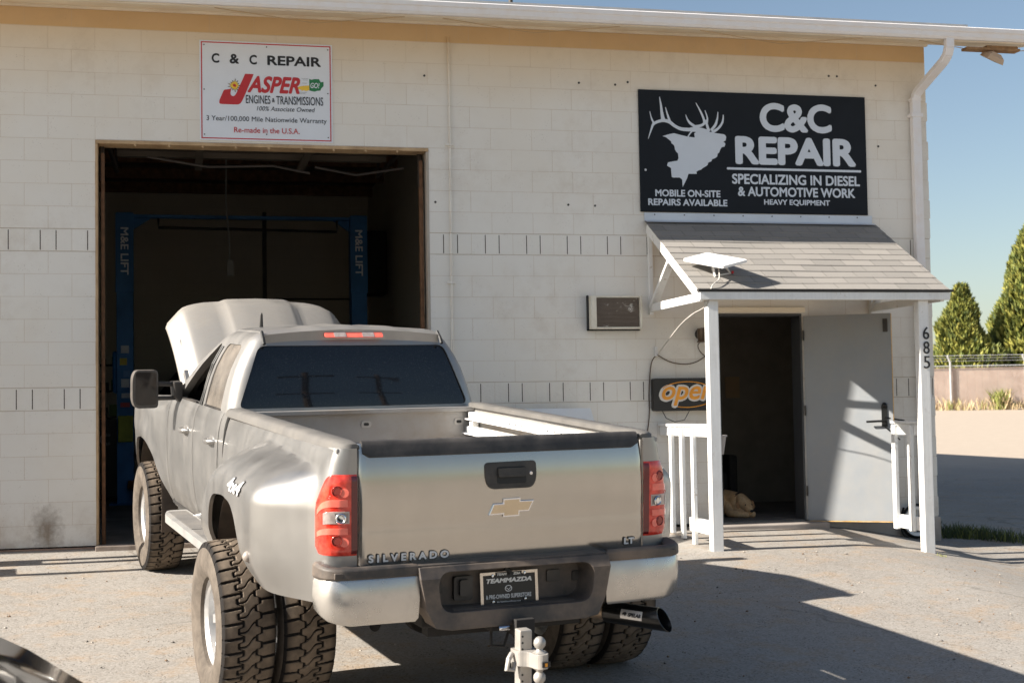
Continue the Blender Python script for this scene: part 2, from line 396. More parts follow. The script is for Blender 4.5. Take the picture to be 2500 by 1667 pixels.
mb = MB(); mb.box((8.08, .203, -.7), (8.277, 18, 4.93)); mb.prism([(.0, 4.931), (18, 4.931), (9, 6.3)], lambda a, b: (8.08, a+.01, b), lambda a, b: (8.275, a+.01, b)); mb.build('side_wall', wallm, bld)
mb = MB()   # split corner: the block ends stand a little uneven
for k in range(-2, 24):
    e = random.uniform(.004, .022); mb.box((8.281, .01, k*.2032+.006), (8.281+e, .39 if k % 2 else .19, k*.2032+.198))
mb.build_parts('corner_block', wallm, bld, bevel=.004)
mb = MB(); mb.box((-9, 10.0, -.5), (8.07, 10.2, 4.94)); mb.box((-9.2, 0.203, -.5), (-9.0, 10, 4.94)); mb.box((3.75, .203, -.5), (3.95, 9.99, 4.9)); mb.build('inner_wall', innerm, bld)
mb = MB(); mb.box((-8.99, .0, -.5), (8.07, 9.99, .012)); mb.build('floor', concrete, bld)
mb = MB(); mb.box((-.0, -.16, -.3), (3.05, -.004, .016)); mb.build('threshold', pm('threshold_concrete', (.36, .3, .26), .9, var=.15, bump=.2, dirt=(.12, .08, .05), damt=.5, ds=4), bld, bevel=.006)
# roof, eave and gutter
mb = MB()
for a, b in (((-9.5, -.62, 4.868), (8.42, 9.0, 6.42)), ((-9.5, 18.62, 4.868), (8.42, 9.0, 6.42))):
    x0, y0, z0 = a; x1, y1, z1 = b
    mb.add([(x0, y0, z0), (x1, y0, z0), (x1, y1, z1), (x0, y1, z1), (x0, y0, z0+.05), (x1, y0, z0+.05), (x1, y1, z1+.05), (x0, y1, z1+.05)], [(0,1,2,3),(4,7,6,5),(0,4,5,1),(1,5,6,2),(2,6,7,3),(3,7,4,0)])
roof = mb.build('roof', roof_metal, bld)
mb = MB(); mb.tube([(4.02, .6, 5.0), (4.02, .6, 5.75)], .022, 10); mb.build('vent_pipe', dark_steel, roof, smooth=40)
def quadslab(mb, x0, x1, ya, za, yb, zb, th): mb.add([(x0, ya, za), (x1, ya, za), (x1, yb, zb), (x0, yb, zb), (x0, ya, za+th), (x1, ya, za+th), (x1, yb, zb+th), (x0, yb, zb+th)], [(0,1,2,3),(7,6,5,4),(0,4,5,1),(1,5,6,2),(2,6,7,3),(3,7,4,0)])
mb = MB(); quadslab(mb, -9.5, 9.3, -.56, 4.772, -.032, 4.862, .015); mb.build('soffit', pm('soffit_cream', (.80, .70, .54), .7, var=.1, dirt=(.5, .32, .16), damt=.4, ds=3), bld)
mb = MB(); mb.box((-9.5, -.595, 4.752), (9.3, -.562, 4.866)); mb.box((-9.4, -.045, 4.842), (8.3, -.004, 4.90)); mb.build('fascia', soffit_m, bld, bevel=.003)
prof = [(-.597, 4.764), (-.655, 4.757), (-.673, 4.78), (-.678, 4.82), (-.692, 4.832), (-.697, 4.868), (-.687, 4.876), (-.677, 4.866), (-.665, 4.81), (-.63, 4.78), (-.597, 4.78)]
mb = MB(); mb.loft([[Vector((x, p[0], p[1])) for p in prof] for x in (-9.4, -4, 0, 4, 9.27)]); mb.build('gutter', gutter_white, bld, smooth=30)
mb = MB()
for x in (1.05, 3.1, 5.6, 7.9): mb.tube([(x, -.58, 4.748), (x+.9, -.4, 4.70), (x+1.7, -.57, 4.75)], .004, 5)
mb.build_parts('eave_wire', pm('wire_tan', (.5, .35, .2), .7), bld)
def square_tube(mb, pts, w, d):
    for a, b in zip(pts[:-1], pts[1:]):
        a = Vector(a); b = Vector(b); e = (b-a).normalized()*.006; mb.beam(a-e, b+e, w, d, up=(.0, 1, .01))
mb = MB(); square_tube(mb, [(8.13, -.055, 4.27), (8.13, -.055, -.16)], .095, .07)
pts = [(8.20, -.63, 4.775), (8.20, -.63, 4.68), (8.197, -.60, 4.61), (8.19, -.54, 4.56), (8.145, -.14, 4.37), (8.135, -.08, 4.33), (8.13, -.055, 4.26)]
square_tube(mb, pts, .087, .066)
ds = mb.build('downspout', gutter_white, bld, bevel=.008)
mb = MB(); mb.box((8.065, -.1, 4.09), (8.195, -.002, 4.13)); mb.box((8.065, -.1, 1.2), (8.195, -.002, 1.24)); mb.box((8.075, -.094, 4.262), (8.185, -.012, 4.285)); mb.build_parts('strap', gutter_white, ds, bevel=.003)
mb = MB(); mb.tube([(3.255, -.014, 4.73), (3.257, -.014, 3.6), (3.25, -.014, 1.0)], .011, 8); cnd = mb.build('conduit', wallm, bld, smooth=40)
mb = MB()
for z in (3.68, 2.36, 1.2): mb.box((3.215, -.026, z), (3.29, -.002, z+.022))
mb.build_parts('clip', wallm, cnd, bevel=.003)
mb = MB()   # plugged anchor holes
for x, z in ((3.02, 3.94+.41), (5.03-.11, 4.33), (4.55, 4.335), (3.11, 3.14), (4.42, 3.135), (4.69, 3.13), (7.2, 4.5), (7.29, 4.5), (7.73, 3.79), (7.72, 4.42), (5.05, 4.36)): mb.cyl((x, -.004, z), (x, .02, z), .011, 10)
mb.build_parts('anchor_hole', dark_steel, bld)
# bay opening trim
mb = MB(); mb.box((3.025, -.004, -.1), (3.049, .20, 3.62)); mb.build('bay_door_jamb', pm('grey_jamb', (.45, .40, .34), .6, dirt=(.2, .13, .08), damt=.4), bld, bevel=.003)
mb = MB(); mb.box((.001, -.008, -.1), (.022, .20, 3.62)); mb.box((.001, -.010, 3.622), (3.049, .21, 3.653)); jt = mb.build('bay_door_frame', tan_steel, bld, bevel=.003)
mb = MB()
for k in range(9): mb.sphere((.35+k*.3, -.004, 3.612), .012, 8, 6)
mb.build_parts('bolt', tan_steel, jt, smooth=40)
mb = MB(); mb.box((.045, .08, -.01), (.075, .16, 3.55)); mb.box((2.975, .08, -.01), (3.005, .16, 3.55)); mb.build_parts('door_track', rust, bld, bevel=.004)
# the rolled-up bay door under the ceiling, its tracks
mb = MB()
for k in range(4): mb.box((.1, .35+k*.56, 3.92+.01*k), (2.95, .35+k*.56+.54, 3.97+.01*k)); mb.box((.1, .45+k*.56, 3.86+.01*k), (2.95, .49+k*.56, 3.918+.01*k))
for x in (.9, 2.0): mb.box((x, .3, 3.83), (x+.08, 2.6, 3.858))
bd = mb.build('bay_door', pm('old_door_panel', (.18, .15, .12), .7, dirt=(.08, .06, .04)), bld)
mb = MB()
for s in (.05, 2.99): mb.tube([(s, .12, 3.3), (s, .14, 3.55), (s, .25, 3.76), (s, .45, 3.84), (s, 3.2, 3.9)], .025, 6); mb.beam((s, 1.4, 3.88), (s+.2 if s < 1 else s-.2, 1.6, 4.7), .03, .03); mb.beam((s, 3.1, 3.9), (s, 3.1, 4.7), .03, .03)
mb.tube([(.45, .22, 3.55), (1.0, .3, 3.48), (1.6, .28, 3.5), (1.95, .3, 3.44)], .012, 6)
mb.tube([(2.0, .3, 3.5), (2.4, .35, 3.44), (2.85, .25, 3.5)], .012, 6)
mb.build('door_rail', pm('rail_dark', (.03, .022, .018), .7), bd, smooth=40)
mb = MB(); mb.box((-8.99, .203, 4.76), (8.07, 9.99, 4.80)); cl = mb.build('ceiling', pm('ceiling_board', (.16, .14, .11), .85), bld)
mb = MB()
for k in range(7): mb.box((-8.9, 1.2+k*1.35, 4.6), (3.74, 1.26+k*1.35, 4.757))
mb.build_parts('joist', rust, cl)
# office doorway
mb = MB(); mb.box((5.931, -.006, -.1), (5.95, .21, 2.05)); mb.box((6.808, -.006, -.1), (6.829, .21, 2.05)); mb.box((5.931, -.008, 2.05), (6.829, .21, 2.072)); mb.build('door_frame', pm('grey_frame', (.05, .052, .055), .5), bld, bevel=.003)
mb = MB(); mb.box((5.9, -.03, 2.085), (6.86, -.002, 2.135)); mb.build('lintel_strip', cream_trim, bld, bevel=.003)
mb = MB(); mb.box((5.75, -.28, -.3), (6.95, -.004, .0)); mb.build('door_sill', pm('sill_concrete', (.33, .29, .26), .9, bump=.3, dirt=(.1, .08, .06), damt=.4), bld, bevel=.012)
mb = MB(); mb.box((6.7, -.02, -.5), (8.3, -.002, -.005)); mb.build('footing', pm('footing_concrete', (.46, .42, .38), .9, bump=.3, dirt=(.16, .12, .09), damt=.6, ds=3), bld, bevel=.006)
mb = MB(); mb.box((-9, -.018, -.4), (-.0, -.002, -.0)); mb.build('base_board', pm('base_board', (.4, .26, .19), .85, bump=.3, dirt=(.12, .08, .06), damt=.6, ds=3), bld, bevel=.004)
# the grey steel office door, standing open against the wall
hg = Vector((6.835, -.03, 0)); fe = Vector((7.545, -.5, 0)); dv = (fe-hg).normalized(); dn = Vector((dv.y, -dv.x, 0)); dw = (fe-hg).length
DM = Matrix(((dv.x, -dn.x, 0, hg.x), (dv.y, -dn.y, 0, hg.y), (0, 0, 1, 0), (0, 0, 0, 1)))   # local x along the leaf, local -y = face seen
door_m = pm('grey_door_paint', (.245, .26, .275), .45, var=.06, vs=2.5, dirt=(.32, .30, .27), damt=.35, ds=4)
mb = MB(); mb.box((0, 0, .005), (dw, .044, 2.045), M=DM); dr = mb.build('office_door', door_m, bld, bevel=.003)
mb = MB(); mb.box((dw+.0005, .004, .0), (dw+.005, .04, 2.04), M=DM); mb.box((.02, -.002, -.004), (dw, .04, .004), M=DM); mb.build('edge_strip', pm('worn_edge', (.62, .36, .1), .6, var=.3, vs=12, dirt=(.7, .62, .5), damt=.6, ds=7), dr)
mb = MB(); mb.box((dw-.11, -.012, .93), (dw-.055, -.001, 1.14), M=DM);
for q in ((dw-.082, -.012), ): mb.tube([DM @ Vector((q[0], -.01, .985)), DM @ Vector((q[0], -.05, .985)), DM @ Vector((q[0]-.05, -.06, .985)), DM @ Vector((q[0]-.17, -.058, .98))], .011, 8)
mb.tube([DM @ Vector((dw-.082, -.012, 1.02)), DM @ Vector((dw+.1, .05, .985))], .009, 8); mb.tube([DM @ Vector((dw-.09, -.03, .94)), DM @ Vector((dw+.06, -.02, .80))], .007, 6)
mb.sphere(DM @ Vector((dw-.082, -.012, 1.14)), .027, 10, 8); mb.build_parts('handle', pm('black_handle', (.012, .012, .012), .3, .3), dr, smooth=40)
mb = MB(); mb.box((dw-.075, -.015, 1.86), (dw-.03, -.001, 1.99), M=DM); mb.build('lock_plate', dark_steel, dr, bevel=.004)
mb = MB()
for z in (.25, 1.05, 1.8): mb.cyl(hg+Vector((-.008, -.012, z)), hg+Vector((-.008, -.012, z+.1)), .009, 8)
mb.build_parts('hinge', dark_steel, dr, smooth=40)
# electric parts on the wall
fl = empty('floodlight', (8.72, -.5, 4.715), 'small floodlight on a weathered board under the eave past the downspout', 'floodlight')
mb = MB(); mb.box((-.28, -.06, -.025), (.32, .05, .0)); mb.box((-.05, -.05, .001), (.3, .05, .025)); mb.build('mount_board', pm('weathered_wood', (.3, .17, .08), .8, var=.3, vs=20), fl, bevel=.003)
Mh = Matrix.Translation((.03, -.02, -.09)) @ Matrix.Rotation(rad(25), 4, 'X') @ Matrix.Rotation(rad(20), 4, 'Y')
mb = MB(); mb.loft([[Mh @ Vector((a*w, b*h, z)) for a, b in ((-1,-1),(1,-1),(1,1),(-1,1))] for z, w, h in ((.055, .05, .04), (.02, .09, .07), (-.03, .1, .08))]); mb.cyl((.03, -.02, -.06), (.03, -.02, -.02), .018, 8); mb.build('lamp_head', pm('lamp_beige', (.55, .42, .3), .5, dirt=(.3, .15, .06)), fl, bevel=.004)
# garage interior
lift_blue = pm('lift_blue', (.02, .16, .42), .45, var=.12, dirt=(.02, .03, .05), damt=.5)
lf = empty('vehicle_lift', (1.56, 6, 0), 'blue two post vehicle lift standing inside the dark bay', 'car lift')
for x in (-1.53, 1.53):
    mb = MB(); mb.box((x-.105, -.14, .0), (x+.105, -.12, 3.81)); mb.box((x-.105, -.119, 0), (x-.08, .14, 3.81)); mb.box((x+.08, -.119, 0), (x+.105, .14, 3.81)); mb.box((x-.2, -.25, .012), (x+.2, .25, .03)); mb.box((x-.115, -.155, 2.76), (x+.115, -.1405, 3.80))
    cm = mb.build('column', lift_blue, lf, bevel=.004)
    text('lettering', 'M&E LIFT', sign_white, Matrix.Translation((x, -.1565, 3.3)) @ Matrix.Rotation(rad(90), 4, 'Y'), (-.31, .31, -.05, .05), parent=cm, offset=.02)
    mb = MB(); mb.box((x-.16 if x < 0 else x+.09, -.1, 1.45), (x-.09 if x < 0 else x+.16, .1, 2.0)); mb.build('motor_box', lift_blue, cm, bevel=.03)
for i, (zz, dx, w_, h_, c_) in enumerate(((2.02, 0, .05, .05, (.6, .6, .6)), (1.86, -.02, .045, .045, (.5, .4, .03)), (1.7, .02, .04, .04, (.1, .25, .5)), (1.58, .0, .05, .055, (.6, .62, .65)), (1.42, .01, .055, .03, (.5, .5, .52)), (1.30, .0, .06, .03, (.35, .03, .03)))):
    mb = MB(); mb.box((-1.53+dx-w_, -.1435, zz-h_), (-1.53+dx+w_, -.1405, zz+h_)); mb.build('decal', pm('decal_%d' % i, c_, .5), lf)
mb = MB(); mb.box((-1.62, -.17, .82), (-1.43, -.145, 1.16)); mb.build('warning_tag', pm('tag_yellow', (.30, .32, .03), .6, var=.2), lf, bevel=.01)
mb = MB(); mb.box((-1.42, -.03, 3.755), (1.42, .05, 3.80)); mb.prism([(-1.42, 3.75), (-1.2, 3.75), (-1.42, 3.6)], lambda a, b: (a, -.02, b), lambda a, b: (a, .02, b)); mb.prism([(1.42, 3.75), (1.2, 3.75), (1.42, 3.6)], lambda a, b: (a, -.02, b), lambda a, b: (a, .02, b)); mb.build('crossbeam', lift_blue, lf, bevel=.004)
mb = MB(); mb.tube([(-1.1, -.02, 3.75), (-1.1, -.02, 3.63), (1.25, -.02, 3.6), (1.25, -.02, 3.75)], .02, 6); mb.build('cutoff_bar', dark_steel, lf, smooth=40)
mb = MB(); mb.beam((-1.45, -.2, .28), (-1.0, -1.0, .12), .12, .1); mb.beam((1.45, -.2, .2), (1.1, -1.0, .12), .12, .1); mb.build_parts('arm', pm('lift_orange', (.42, .14, .02), .5, dirt=(.1, .05, .02)), lf, bevel=.01)
mb = MB(); mb.tube([(1.33, 5.5, 4.72), (1.32, 5.5, 3.9), (1.36, 5.5, 3.4), (1.36, 5.5, 3.15)], .012, 6); mb.box((1.33, 5.47, 2.95), (1.41, 5.53, 3.15))
tag(mb.build('pull_cord', pm('cord_grey', (.3, .29, .27), .7), smooth=40), 'grey pull cord hanging from the ceiling of the dark bay', 'cord')
mb = MB(); mb.box((2.03, 9.9, .0), (2.09, 9.99, 4.4)); mb.tube([(2.2, 9.95, 3.0), (3.7, 9.95, 3.0)], .015, 6); tag(mb.build('wall_pipe', dark_steel), 'dark pipe running up the back wall of the bay', 'pipe')
cab_ = empty('tool_cabinet', (-.3, 7.2, 0), 'black tool cabinet with a pale C emblem under the crowded parts shelf', 'cabinet')
mb = MB(); mb.box((-.55, -.25, .05), (.28, .25, 1.12)); mb.build('cabinet_body', pm('cabinet_black', (.02, .02, .022), .4), cab_, bevel=.01)
cp = []
for k in range(15): a = rad(50+260*k/14); cp.append((.09*cos(a), .085*sin(a)))
for k in range(15): a = rad(310-260*k/14); cp.append((.05*cos(a)+.008, .045*sin(a)))
mb = MB(); mb.prism(cp, lambda a, b: (.04+a, -.2505, .84+b), lambda a, b: (.04+a, -.253, .84+b)); mb.build('emblem', pm('decal_grey', (.4, .4, .4), .5), cab_)
shelf = empty('parts_shelf', (-.35, 7.25, 1.13), 'steel shelf crowded with small parts above the black cabinet', 'shelf')
mb = MB()
for z in (0.0, .36, .72): mb.box((-.5, -.2, z), (.45, .2, z+.02))
for x in (-.49, .43): mb.box((x, -.2, .02), (x+.02, -.18, .95))
mb.build('shelf_frame', dark_steel, shelf)
pal = [pm('bin_%d' % i, c, .5) for i, c in enumerate([(.4,.4,.38), (.35,.22,.03), (.05,.12,.25), (.3,.05,.04), (.03,.03,.03), (.12,.2,.05), (.5,.45,.35)])]
for i in range(20):
    x = -.42+(i % 7)*.12+random.uniform(-.02, .02); z = (.021, .381, .741)[i//7]; w = random.uniform(.03, .055); hh = random.uniform(.08, .26)
    mb = MB()
    if i % 3 == 0: mb.lathe([(w, 0), (w, hh*.75), (w*.45, hh*.85), (w*.45, hh)], Matrix.Translation((x-.35, 7.15, 1.13+z)), 10)
    else: mb.box((x-.35-w, 7.08, 1.13+z), (x-.35+w, 7.2, 1.13+z+hh*.8))
    nm = 'bottle' if i % 3 == 0 else 'small_box'
    tag(mb.build(nm, pal[i % 7], bevel=.004, smooth=40), '%s %s, %s item on the %s board of the parts shelf' % (['pale', 'brown', 'blue', 'red', 'black', 'green', 'cream'][i % 7], nm.replace('_', ' '), ['first', 'second', 'third', 'fourth', 'fifth', 'sixth', 'seventh'][i % 7], ['bottom', 'middle', 'top'][i//7]), nm.replace('_', ' '), 'parts on the shelf')
wb = empty('workbench', (1.2, 8.6, 0), 'dark workbench with a covered heap in front of the back wall', 'workbench')
mb = MB(); mb.box((-1.1, -.35, .85), (1.6, .35, .92)); 
for x in (-1.05, 1.5): mb.box((x, -.3, 0), (x+.08, .3, .85))
mb.build('bench_top', pm('bench_wood', (.1, .07, .045), .7), wb)
mb = MB(); mb.grid(lambda u, v: (-1.0+2.3*u, -.3+.6*v, .925+(1.05*sin(pi*min(1, max(0, u)))**.5+.06*sin(9*u)+.05*sin(17*u+3))*sin(pi*v)**.4), 30, 12); mb.build('covered_heap', pm('tarp_black', (.022, .022, .022), .7), wb, smooth=60)
mb = MB(); mb.box((3.3, 7.75, 2.9), (3.74, 8.25, 3.85)); tag(mb.build('wall_speaker', interior_dark, bevel=.02), 'black box hung high on a side wall of the bay', 'speaker')
# office interior
mb = MB(); mb.box((5.0, 2.6, .0), (8.07, 2.7, 4.7)); mb.box((5.0, .203, 0), (5.1, 2.6, 4.7)); mb.box((5.0, .203, 2.5), (8.07, 2.7, 2.55)); mb.build('office_partition', pm('office_wall', (.24, .21, .17), .8), bld)
po = empty('wall_poster', (6.15, 2.59, 1.72), 'dark square poster with a faint ring emblem on the office wall', 'poster')
mb = MB(); mb.box((-.42, -.02, -.55), (.32, .0, .5)); mb.build('poster_sheet', pm('poster_black', (.012, .012, .014), .4), po)
mb = MB(); mb.lathe([(.25, .0), (.28, .0), (.28, .003), (.25, .003)], Matrix.Translation((-.1, -.021, .05)) @ Matrix.Rotation(rad(90), 4, 'X'), 40, closed=True); mb.lathe([(.07, .0), (.1, .0), (.1, .003), (.07, .003)], Matrix.Translation((-.1, -.021, .1)) @ Matrix.Rotation(rad(90), 4, 'X'), 30, closed=True); mb.lathe([(.08, .0), (.11, .0), (.11, .003), (.08, .003)], Matrix.Translation((-.1, -.021, -.05)) @ Matrix.Rotation(rad(90), 4, 'X'), 30, closed=True); mb.build('ring_emblem', pm('poster_grey', (.09, .09, .085), .5), po)
ch = empty('office_armchair', (6.25, 1.9, .012), 'black padded armchair in the dark office', 'armchair')
mb = MB(); mb.box((-.4, -.3, .0), (.4, .4, .42)); mb.build('seat', interior_dark, ch, bevel=.05)
mb = MB(); mb.box((-.4, .2, .425), (.4, .42, 1.0)); mb.build('backrest', interior_dark, ch, bevel=.08)
for x in (-.5, .41): mb = MB(); mb.box((x, -.3, 0), (x+.1, .4, .6)); mb.build('armrest', interior_dark, ch, bevel=.03)
mb = MB(); mb.box((7.02, 2.585, 1.25), (7.2, 2.598, 1.5)); tag(mb.build('paper_note', pm('kraft_paper', (.35, .24, .14), .8)), 'tan sheet of paper pinned inside the office', 'paper')
# ================================================================ PORCH
shm_ = NT('asphalt_shingle'); 
x, y, z = shm_.sep()
vv = shm_.comb(x, shm_.math('MULTIPLY', y, 1.1477), 0.0)
br = shm_.n('TexBrick', offset=.5, offset_frequency=2); shm_.val(br.inputs['Vector'], vv)
for k, q in (('Scale', 1.0), ('Mortar Size', .0025), ('Mortar Smooth', .1), ('Brick Width', .305), ('Row Height', .1358), ('Bias', 0.0)): br.inputs[k].default_value = q
br.inputs['Color1'].default_value = (.20, .19, .175, 1); br.inputs['Color2'].default_value = (.26, .243, .222, 1); br.inputs['Mortar'].default_value = (.06, .055, .05, 1)
c = shm_.mix(shm_.ramp(shm_.noise(260, 2), .3, .7, 0, .35), br.outputs['Color'], (.34, .31, .28))
shm_.set(Base_Color=c, Roughness=.95, Normal=shm_.bump(shm_.noise(300, 2), .4, .003)); shingle = shm_.m
tar = pm('tar_edge', (.02, .018, .017), .8)
flash = pm('flashing', (.62, .66, .72), .35, .2, var=.06, vs=3)
pf = empty('porch_canopy', (0, 0, 0), 'white timber porch with a shingled lean-to roof over the office door', 'porch')
X0, X1, YE, ZW, ZE = 5.195, 7.66, -1.43, 2.985, 2.185
SL = (ZW-ZE)/(-YE)
def rz(y): return ZW+SL*y
mb = MB(); nC = 12; L = -YE; ex = L/nC
for k in range(nC):
    ya, yb = -ex*(k+1)-.004*(k < nC-1), -ex*k
    def pt(x, y, up): return (x, y, rz(y)+up+.006*sin(x*3.1+k)*sin(x*1.3)*.6)
    n = 14; xs = [X0+(X1-X0)*i/(n-1) for i in range(n)]
    top = []; lo = .004
    rows = [[Vector(pt(x, yb, .002)) for x in xs], [Vector(pt(x, yb, .006)) for x in xs], [Vector(pt(x, ya, .012)) for x in xs], [Vector(pt(x, ya, .004)) for x in xs]]
    mb.loft(rows, closed=False, cap=False)
    mb.loft([rows[3], rows[0]], closed=False, cap=False)
    for i in (0, n-1): mb.add([rows[j][i] for j in range(4)], [(0, 1, 2, 3)])
mb.build('shingle_roof', shingle, pf)
mb = MB(); mb.add([(X0+.01, -.003, rz(0)-.012), (X1-.01, -.003, rz(0)-.012), (X1-.01, YE-.01, rz(YE)-.012), (X0+.01, YE-.01, rz(YE)-.012)], [(0, 1, 2, 3)])
mb.box((X0, YE-.03, ZE-.012), (X1+.02, YE+.02, ZE+.009)); mb.build('roof_edge', tar, pf)
mb = MB(); mb.add([(X0+.08, -.004, rz(0)-.016), (X1-.012, -.004, rz(0)-.016), (X1-.012, YE, rz(YE)-.016), (X0+.08, YE, rz(YE)-.016), (X0+.08, -.004, rz(0)-.03), (X1-.012, -.004, rz(0)-.03), (X1-.012, YE, rz(YE)-.03), (X0+.08, YE, rz(YE)-.03)], [(0,1,2,3),(7,6,5,4),(0,4,5,1),(1,5,6,2),(2,6,7,3),(3,7,4,0)]); mb.build('roof_deck', pm('deck_board', (.5, .36, .2), .8), pf)
mb = MB(); mb.box((X0-.005, -.014, 2.985), (X1-.03, -.002, 3.07)); mb.loft([[Vector((X0-.005, a, b)), Vector((X1-.03, a, b))] for a, b in ((-.016, 2.99), (-.06, 2.985), (-.085, 2.968))], closed=False, cap=False); fs = mb.build('flashing', flash, pf)
mb = MB()
for k in range(8): mb.cyl((X0+.1+k*.31, -.02, 3.05), (X0+.1+k*.31, -.013, 3.05), .006, 8)
mb.build_parts('nail', dark_steel, fs)
FZ0, FZ1 = 2.10, 2.17
mb = MB(); mb.box((X0+.015, YE-.02, FZ0), (X1-.01, YE+.018, FZ1)); mb.build('fascia', white, pf, bevel=.004)
for x in (X0+.02, X1-.09):
    mb = MB(); mb.beam((x+.015, -.02, rz(-.02)-.055), (x+.015, YE+.03, rz(YE+.03)-.055), .055, .10); mb.build('rafter', white, pf, bevel=.004)
    mb = MB(); mb.box((x, -.05, 2.06), (x+.04, -.002, 2.90)); mb.box((x, YE+.02, 2.088), (x+.04, -.051, 2.165)); mb.build_parts('gable_frame', white, pf, bevel=.004)
    mb = MB(); mb.beam((x+.021, -.07, 2.13), (x+.021, -.62, rz(-.62)-.12), .034, .075, up=(1, 0, 0)); mb.build('brace', white, pf, bevel=.004)
posts = []
for x, zb in ((5.298, -.115), (7.352, -.2)):
    mb = MB(); zt = 2.098
    mb.loft([[Vector((x+a, -1.40+b, z)) for a, b in ((0, 0), (.100, 0), (.100, .092), (0, .092))] for z in (zb-.1, zb+.5, zt)])
    posts.append(mb.build('post', white, pf, bevel=.006))
XL = 5.345
mb = MB(); mb.box((XL-.06, -1.308, .972), (XL+.05, -.012, .998)); mb.box((XL-.045, -1.309, .885), (XL-.005, -.014, .970)); mb.build('handrail', white, pf, bevel=.004)
for y, zb in ((-.41, -.03), (-.70, -.06), (-1.0, -.09)):
    mb = MB(); mb.box((XL-.083, y-.032, zb), (XL-.047, y+.032, .965)); mb.build('baluster', white, pf, bevel=.004)
mb = MB(); mb.box((XL-.044, -1.309, .02), (XL-.006, -.80, .145)); mb.build('bottom_rail', white, pf, bevel=.004)
XR = 7.40
mb = MB(); mb.box((XR-.045, -1.308, .965), (XR+.045, -.80, .99)); mb.box((XR-.02, -1.309, .86), (XR+.02, -.81, .963)); mb.build('handrail', white, pf, bevel=.004)
for y in (-.86, -1.16):
    mb = MB(); mb.box((XR-.058, y-.034, -.03), (XR-.022, y+.034, .95)); mb.build('baluster', white, pf, bevel=.004)
mb = MB(); mb.box((XR-.02, -1.309, -.02), (XR+.018, -.81, .105)); mb.build('bottom_rail', white, pf, bevel=.004)
for i, d in enumerate('685'):
    text('house_number', d, ink_black, Matrix.Translation((7.417, -1.4025, 1.797-.134*i)), (-.031, .031, -.057, .057), parent=posts[1], depth=.008)
# ================================================================ SIGNS
sg = empty('white_shop_sign', (1.535, -.006, 4.14), 'white sheet sign with red border above the bay door', 'sign')
sx0, sx1, sz0, sz1 = .925, 2.143, 3.677, 4.605
IM = Matrix.Identity(4)
def SM(y): return Matrix.Translation((0, y, 0))
sg.location = (0, 0, 0)
mb = MB(); mb.box((sx0, -.012, sz0), (sx1, -.002, sz1)); mb.build('sign_board', sign_white, sg, bevel=.002)
mb = MB(); a, b = .014, .024
mb.box((sx0+a, -.0135, sz0+a), (sx1-a, -.0125, sz0+b)); mb.box((sx0+a, -.0135, sz1-b), (sx1-a, -.0125, sz1-a)); mb.box((sx0+a, -.0135, sz0+b), (sx0+b, -.0125, sz1-b)); mb.box((sx1-b, -.0135, sz0+b), (sx1-a, -.0125, sz1-b)); mb.build('red_border', ink_red, sg)
Y1 = -.0125
for s, bx in (('C', (1.035, 1.1045, 4.395, 4.484)), ('&', (1.1975, 1.283, 4.393, 4.484)), ('C', (1.378, 1.446, 4.392, 4.482)), ('REPAIR', (1.542, 2.0385, 4.392, 4.482))):
    text('lettering', s, ink_black, SM(Y1), bx, parent=sg, offset=.028)
text('lettering', 'ASPER', ink_red, SM(Y1), (1.358, 1.844, 4.128, 4.287), parent=sg, offset=.035, shear=.32)
text('lettering', 'ENGINES', ink_black, SM(Y1), (1.343, 1.567, 4.027, 4.105), parent=sg, offset=.004)
text('lettering', '&', ink_black, SM(Y1), (1.582, 1.607, 4.044, 4.083), parent=sg, offset=.02)
text('lettering', 'TRANSMISSIONS', ink_black, SM(Y1), (1.621, 2.055, 4.0255, 4.105), parent=sg, offset=.004)
text('lettering', '100% Associate Owned', ink_black, SM(Y1), (1.442, 1.978, 3.962, 4.004), parent=sg, shear=.22)
text('lettering', '3 Year/100,000 Mile Nationwide Warranty', ink_black, SM(Y1), (.985, 2.086, 3.845, 3.905), parent=sg)
text('lettering', 'Re-made in the U.S.A.', ink_red, SM(Y1), (1.234, 1.834, 3.753, 3.804), parent=sg, offset=.006)
def flat(name, poly, m, y0, d=.0012, par=None):
    mb = MB(); mb.prism(poly, lambda a, b: (a, y0, b), lambda a, b: (a, y0-d, b)); return mb.build(name, m, par)
flat('letter_shape', rpoly([(1.3377, 4.302), (1.4164, 4.302), (1.3179, 4.065), (1.2890, 4.0129), (1.1009, 4.0129), (1.1003, 4.044), (1.1443, 4.1465), (1.2119, 4.1583), (1.2009, 4.1155), (1.2114, 4.0925), (1.2327, 4.0888), (1.2506, 4.105)], [.004, .004, .05, .03, .03, .03, .01, .004, .02, .02, .02, .02]), ink_red, Y1, par=sg)
flat('map_shape', [(1.9272, 4.2757), (1.95, 4.268), (1.97, 4.275), (2.0171, 4.2768), (2.0351, 4.2477), (2.0607, 4.2524), (2.0603, 4.2115), (2.0381, 4.1885), (2.0306, 4.1696), (2.0, 4.166), (1.9757, 4.1566), (1.9283, 4.1661)], ink_green, Y1, par=sg)
text('lettering', 'GO!', sign_white, SM(Y1-.0016), (1.938, 2.022, 4.189, 4.24), parent=sg, offset=.02, shear=.2, depth=.001)
flat('hand_shape', [(1.8099, 4.1842), (1.8304, 4.1997), (1.8705, 4.2085), (1.9265, 4.214), (1.9265, 4.1697), (1.8955, 4.1598), (1.8737, 4.1679), (1.8591, 4.1586), (1.852, 4.1709), (1.8157, 4.1793)], ink_yellow, Y1-.0002, par=sg)
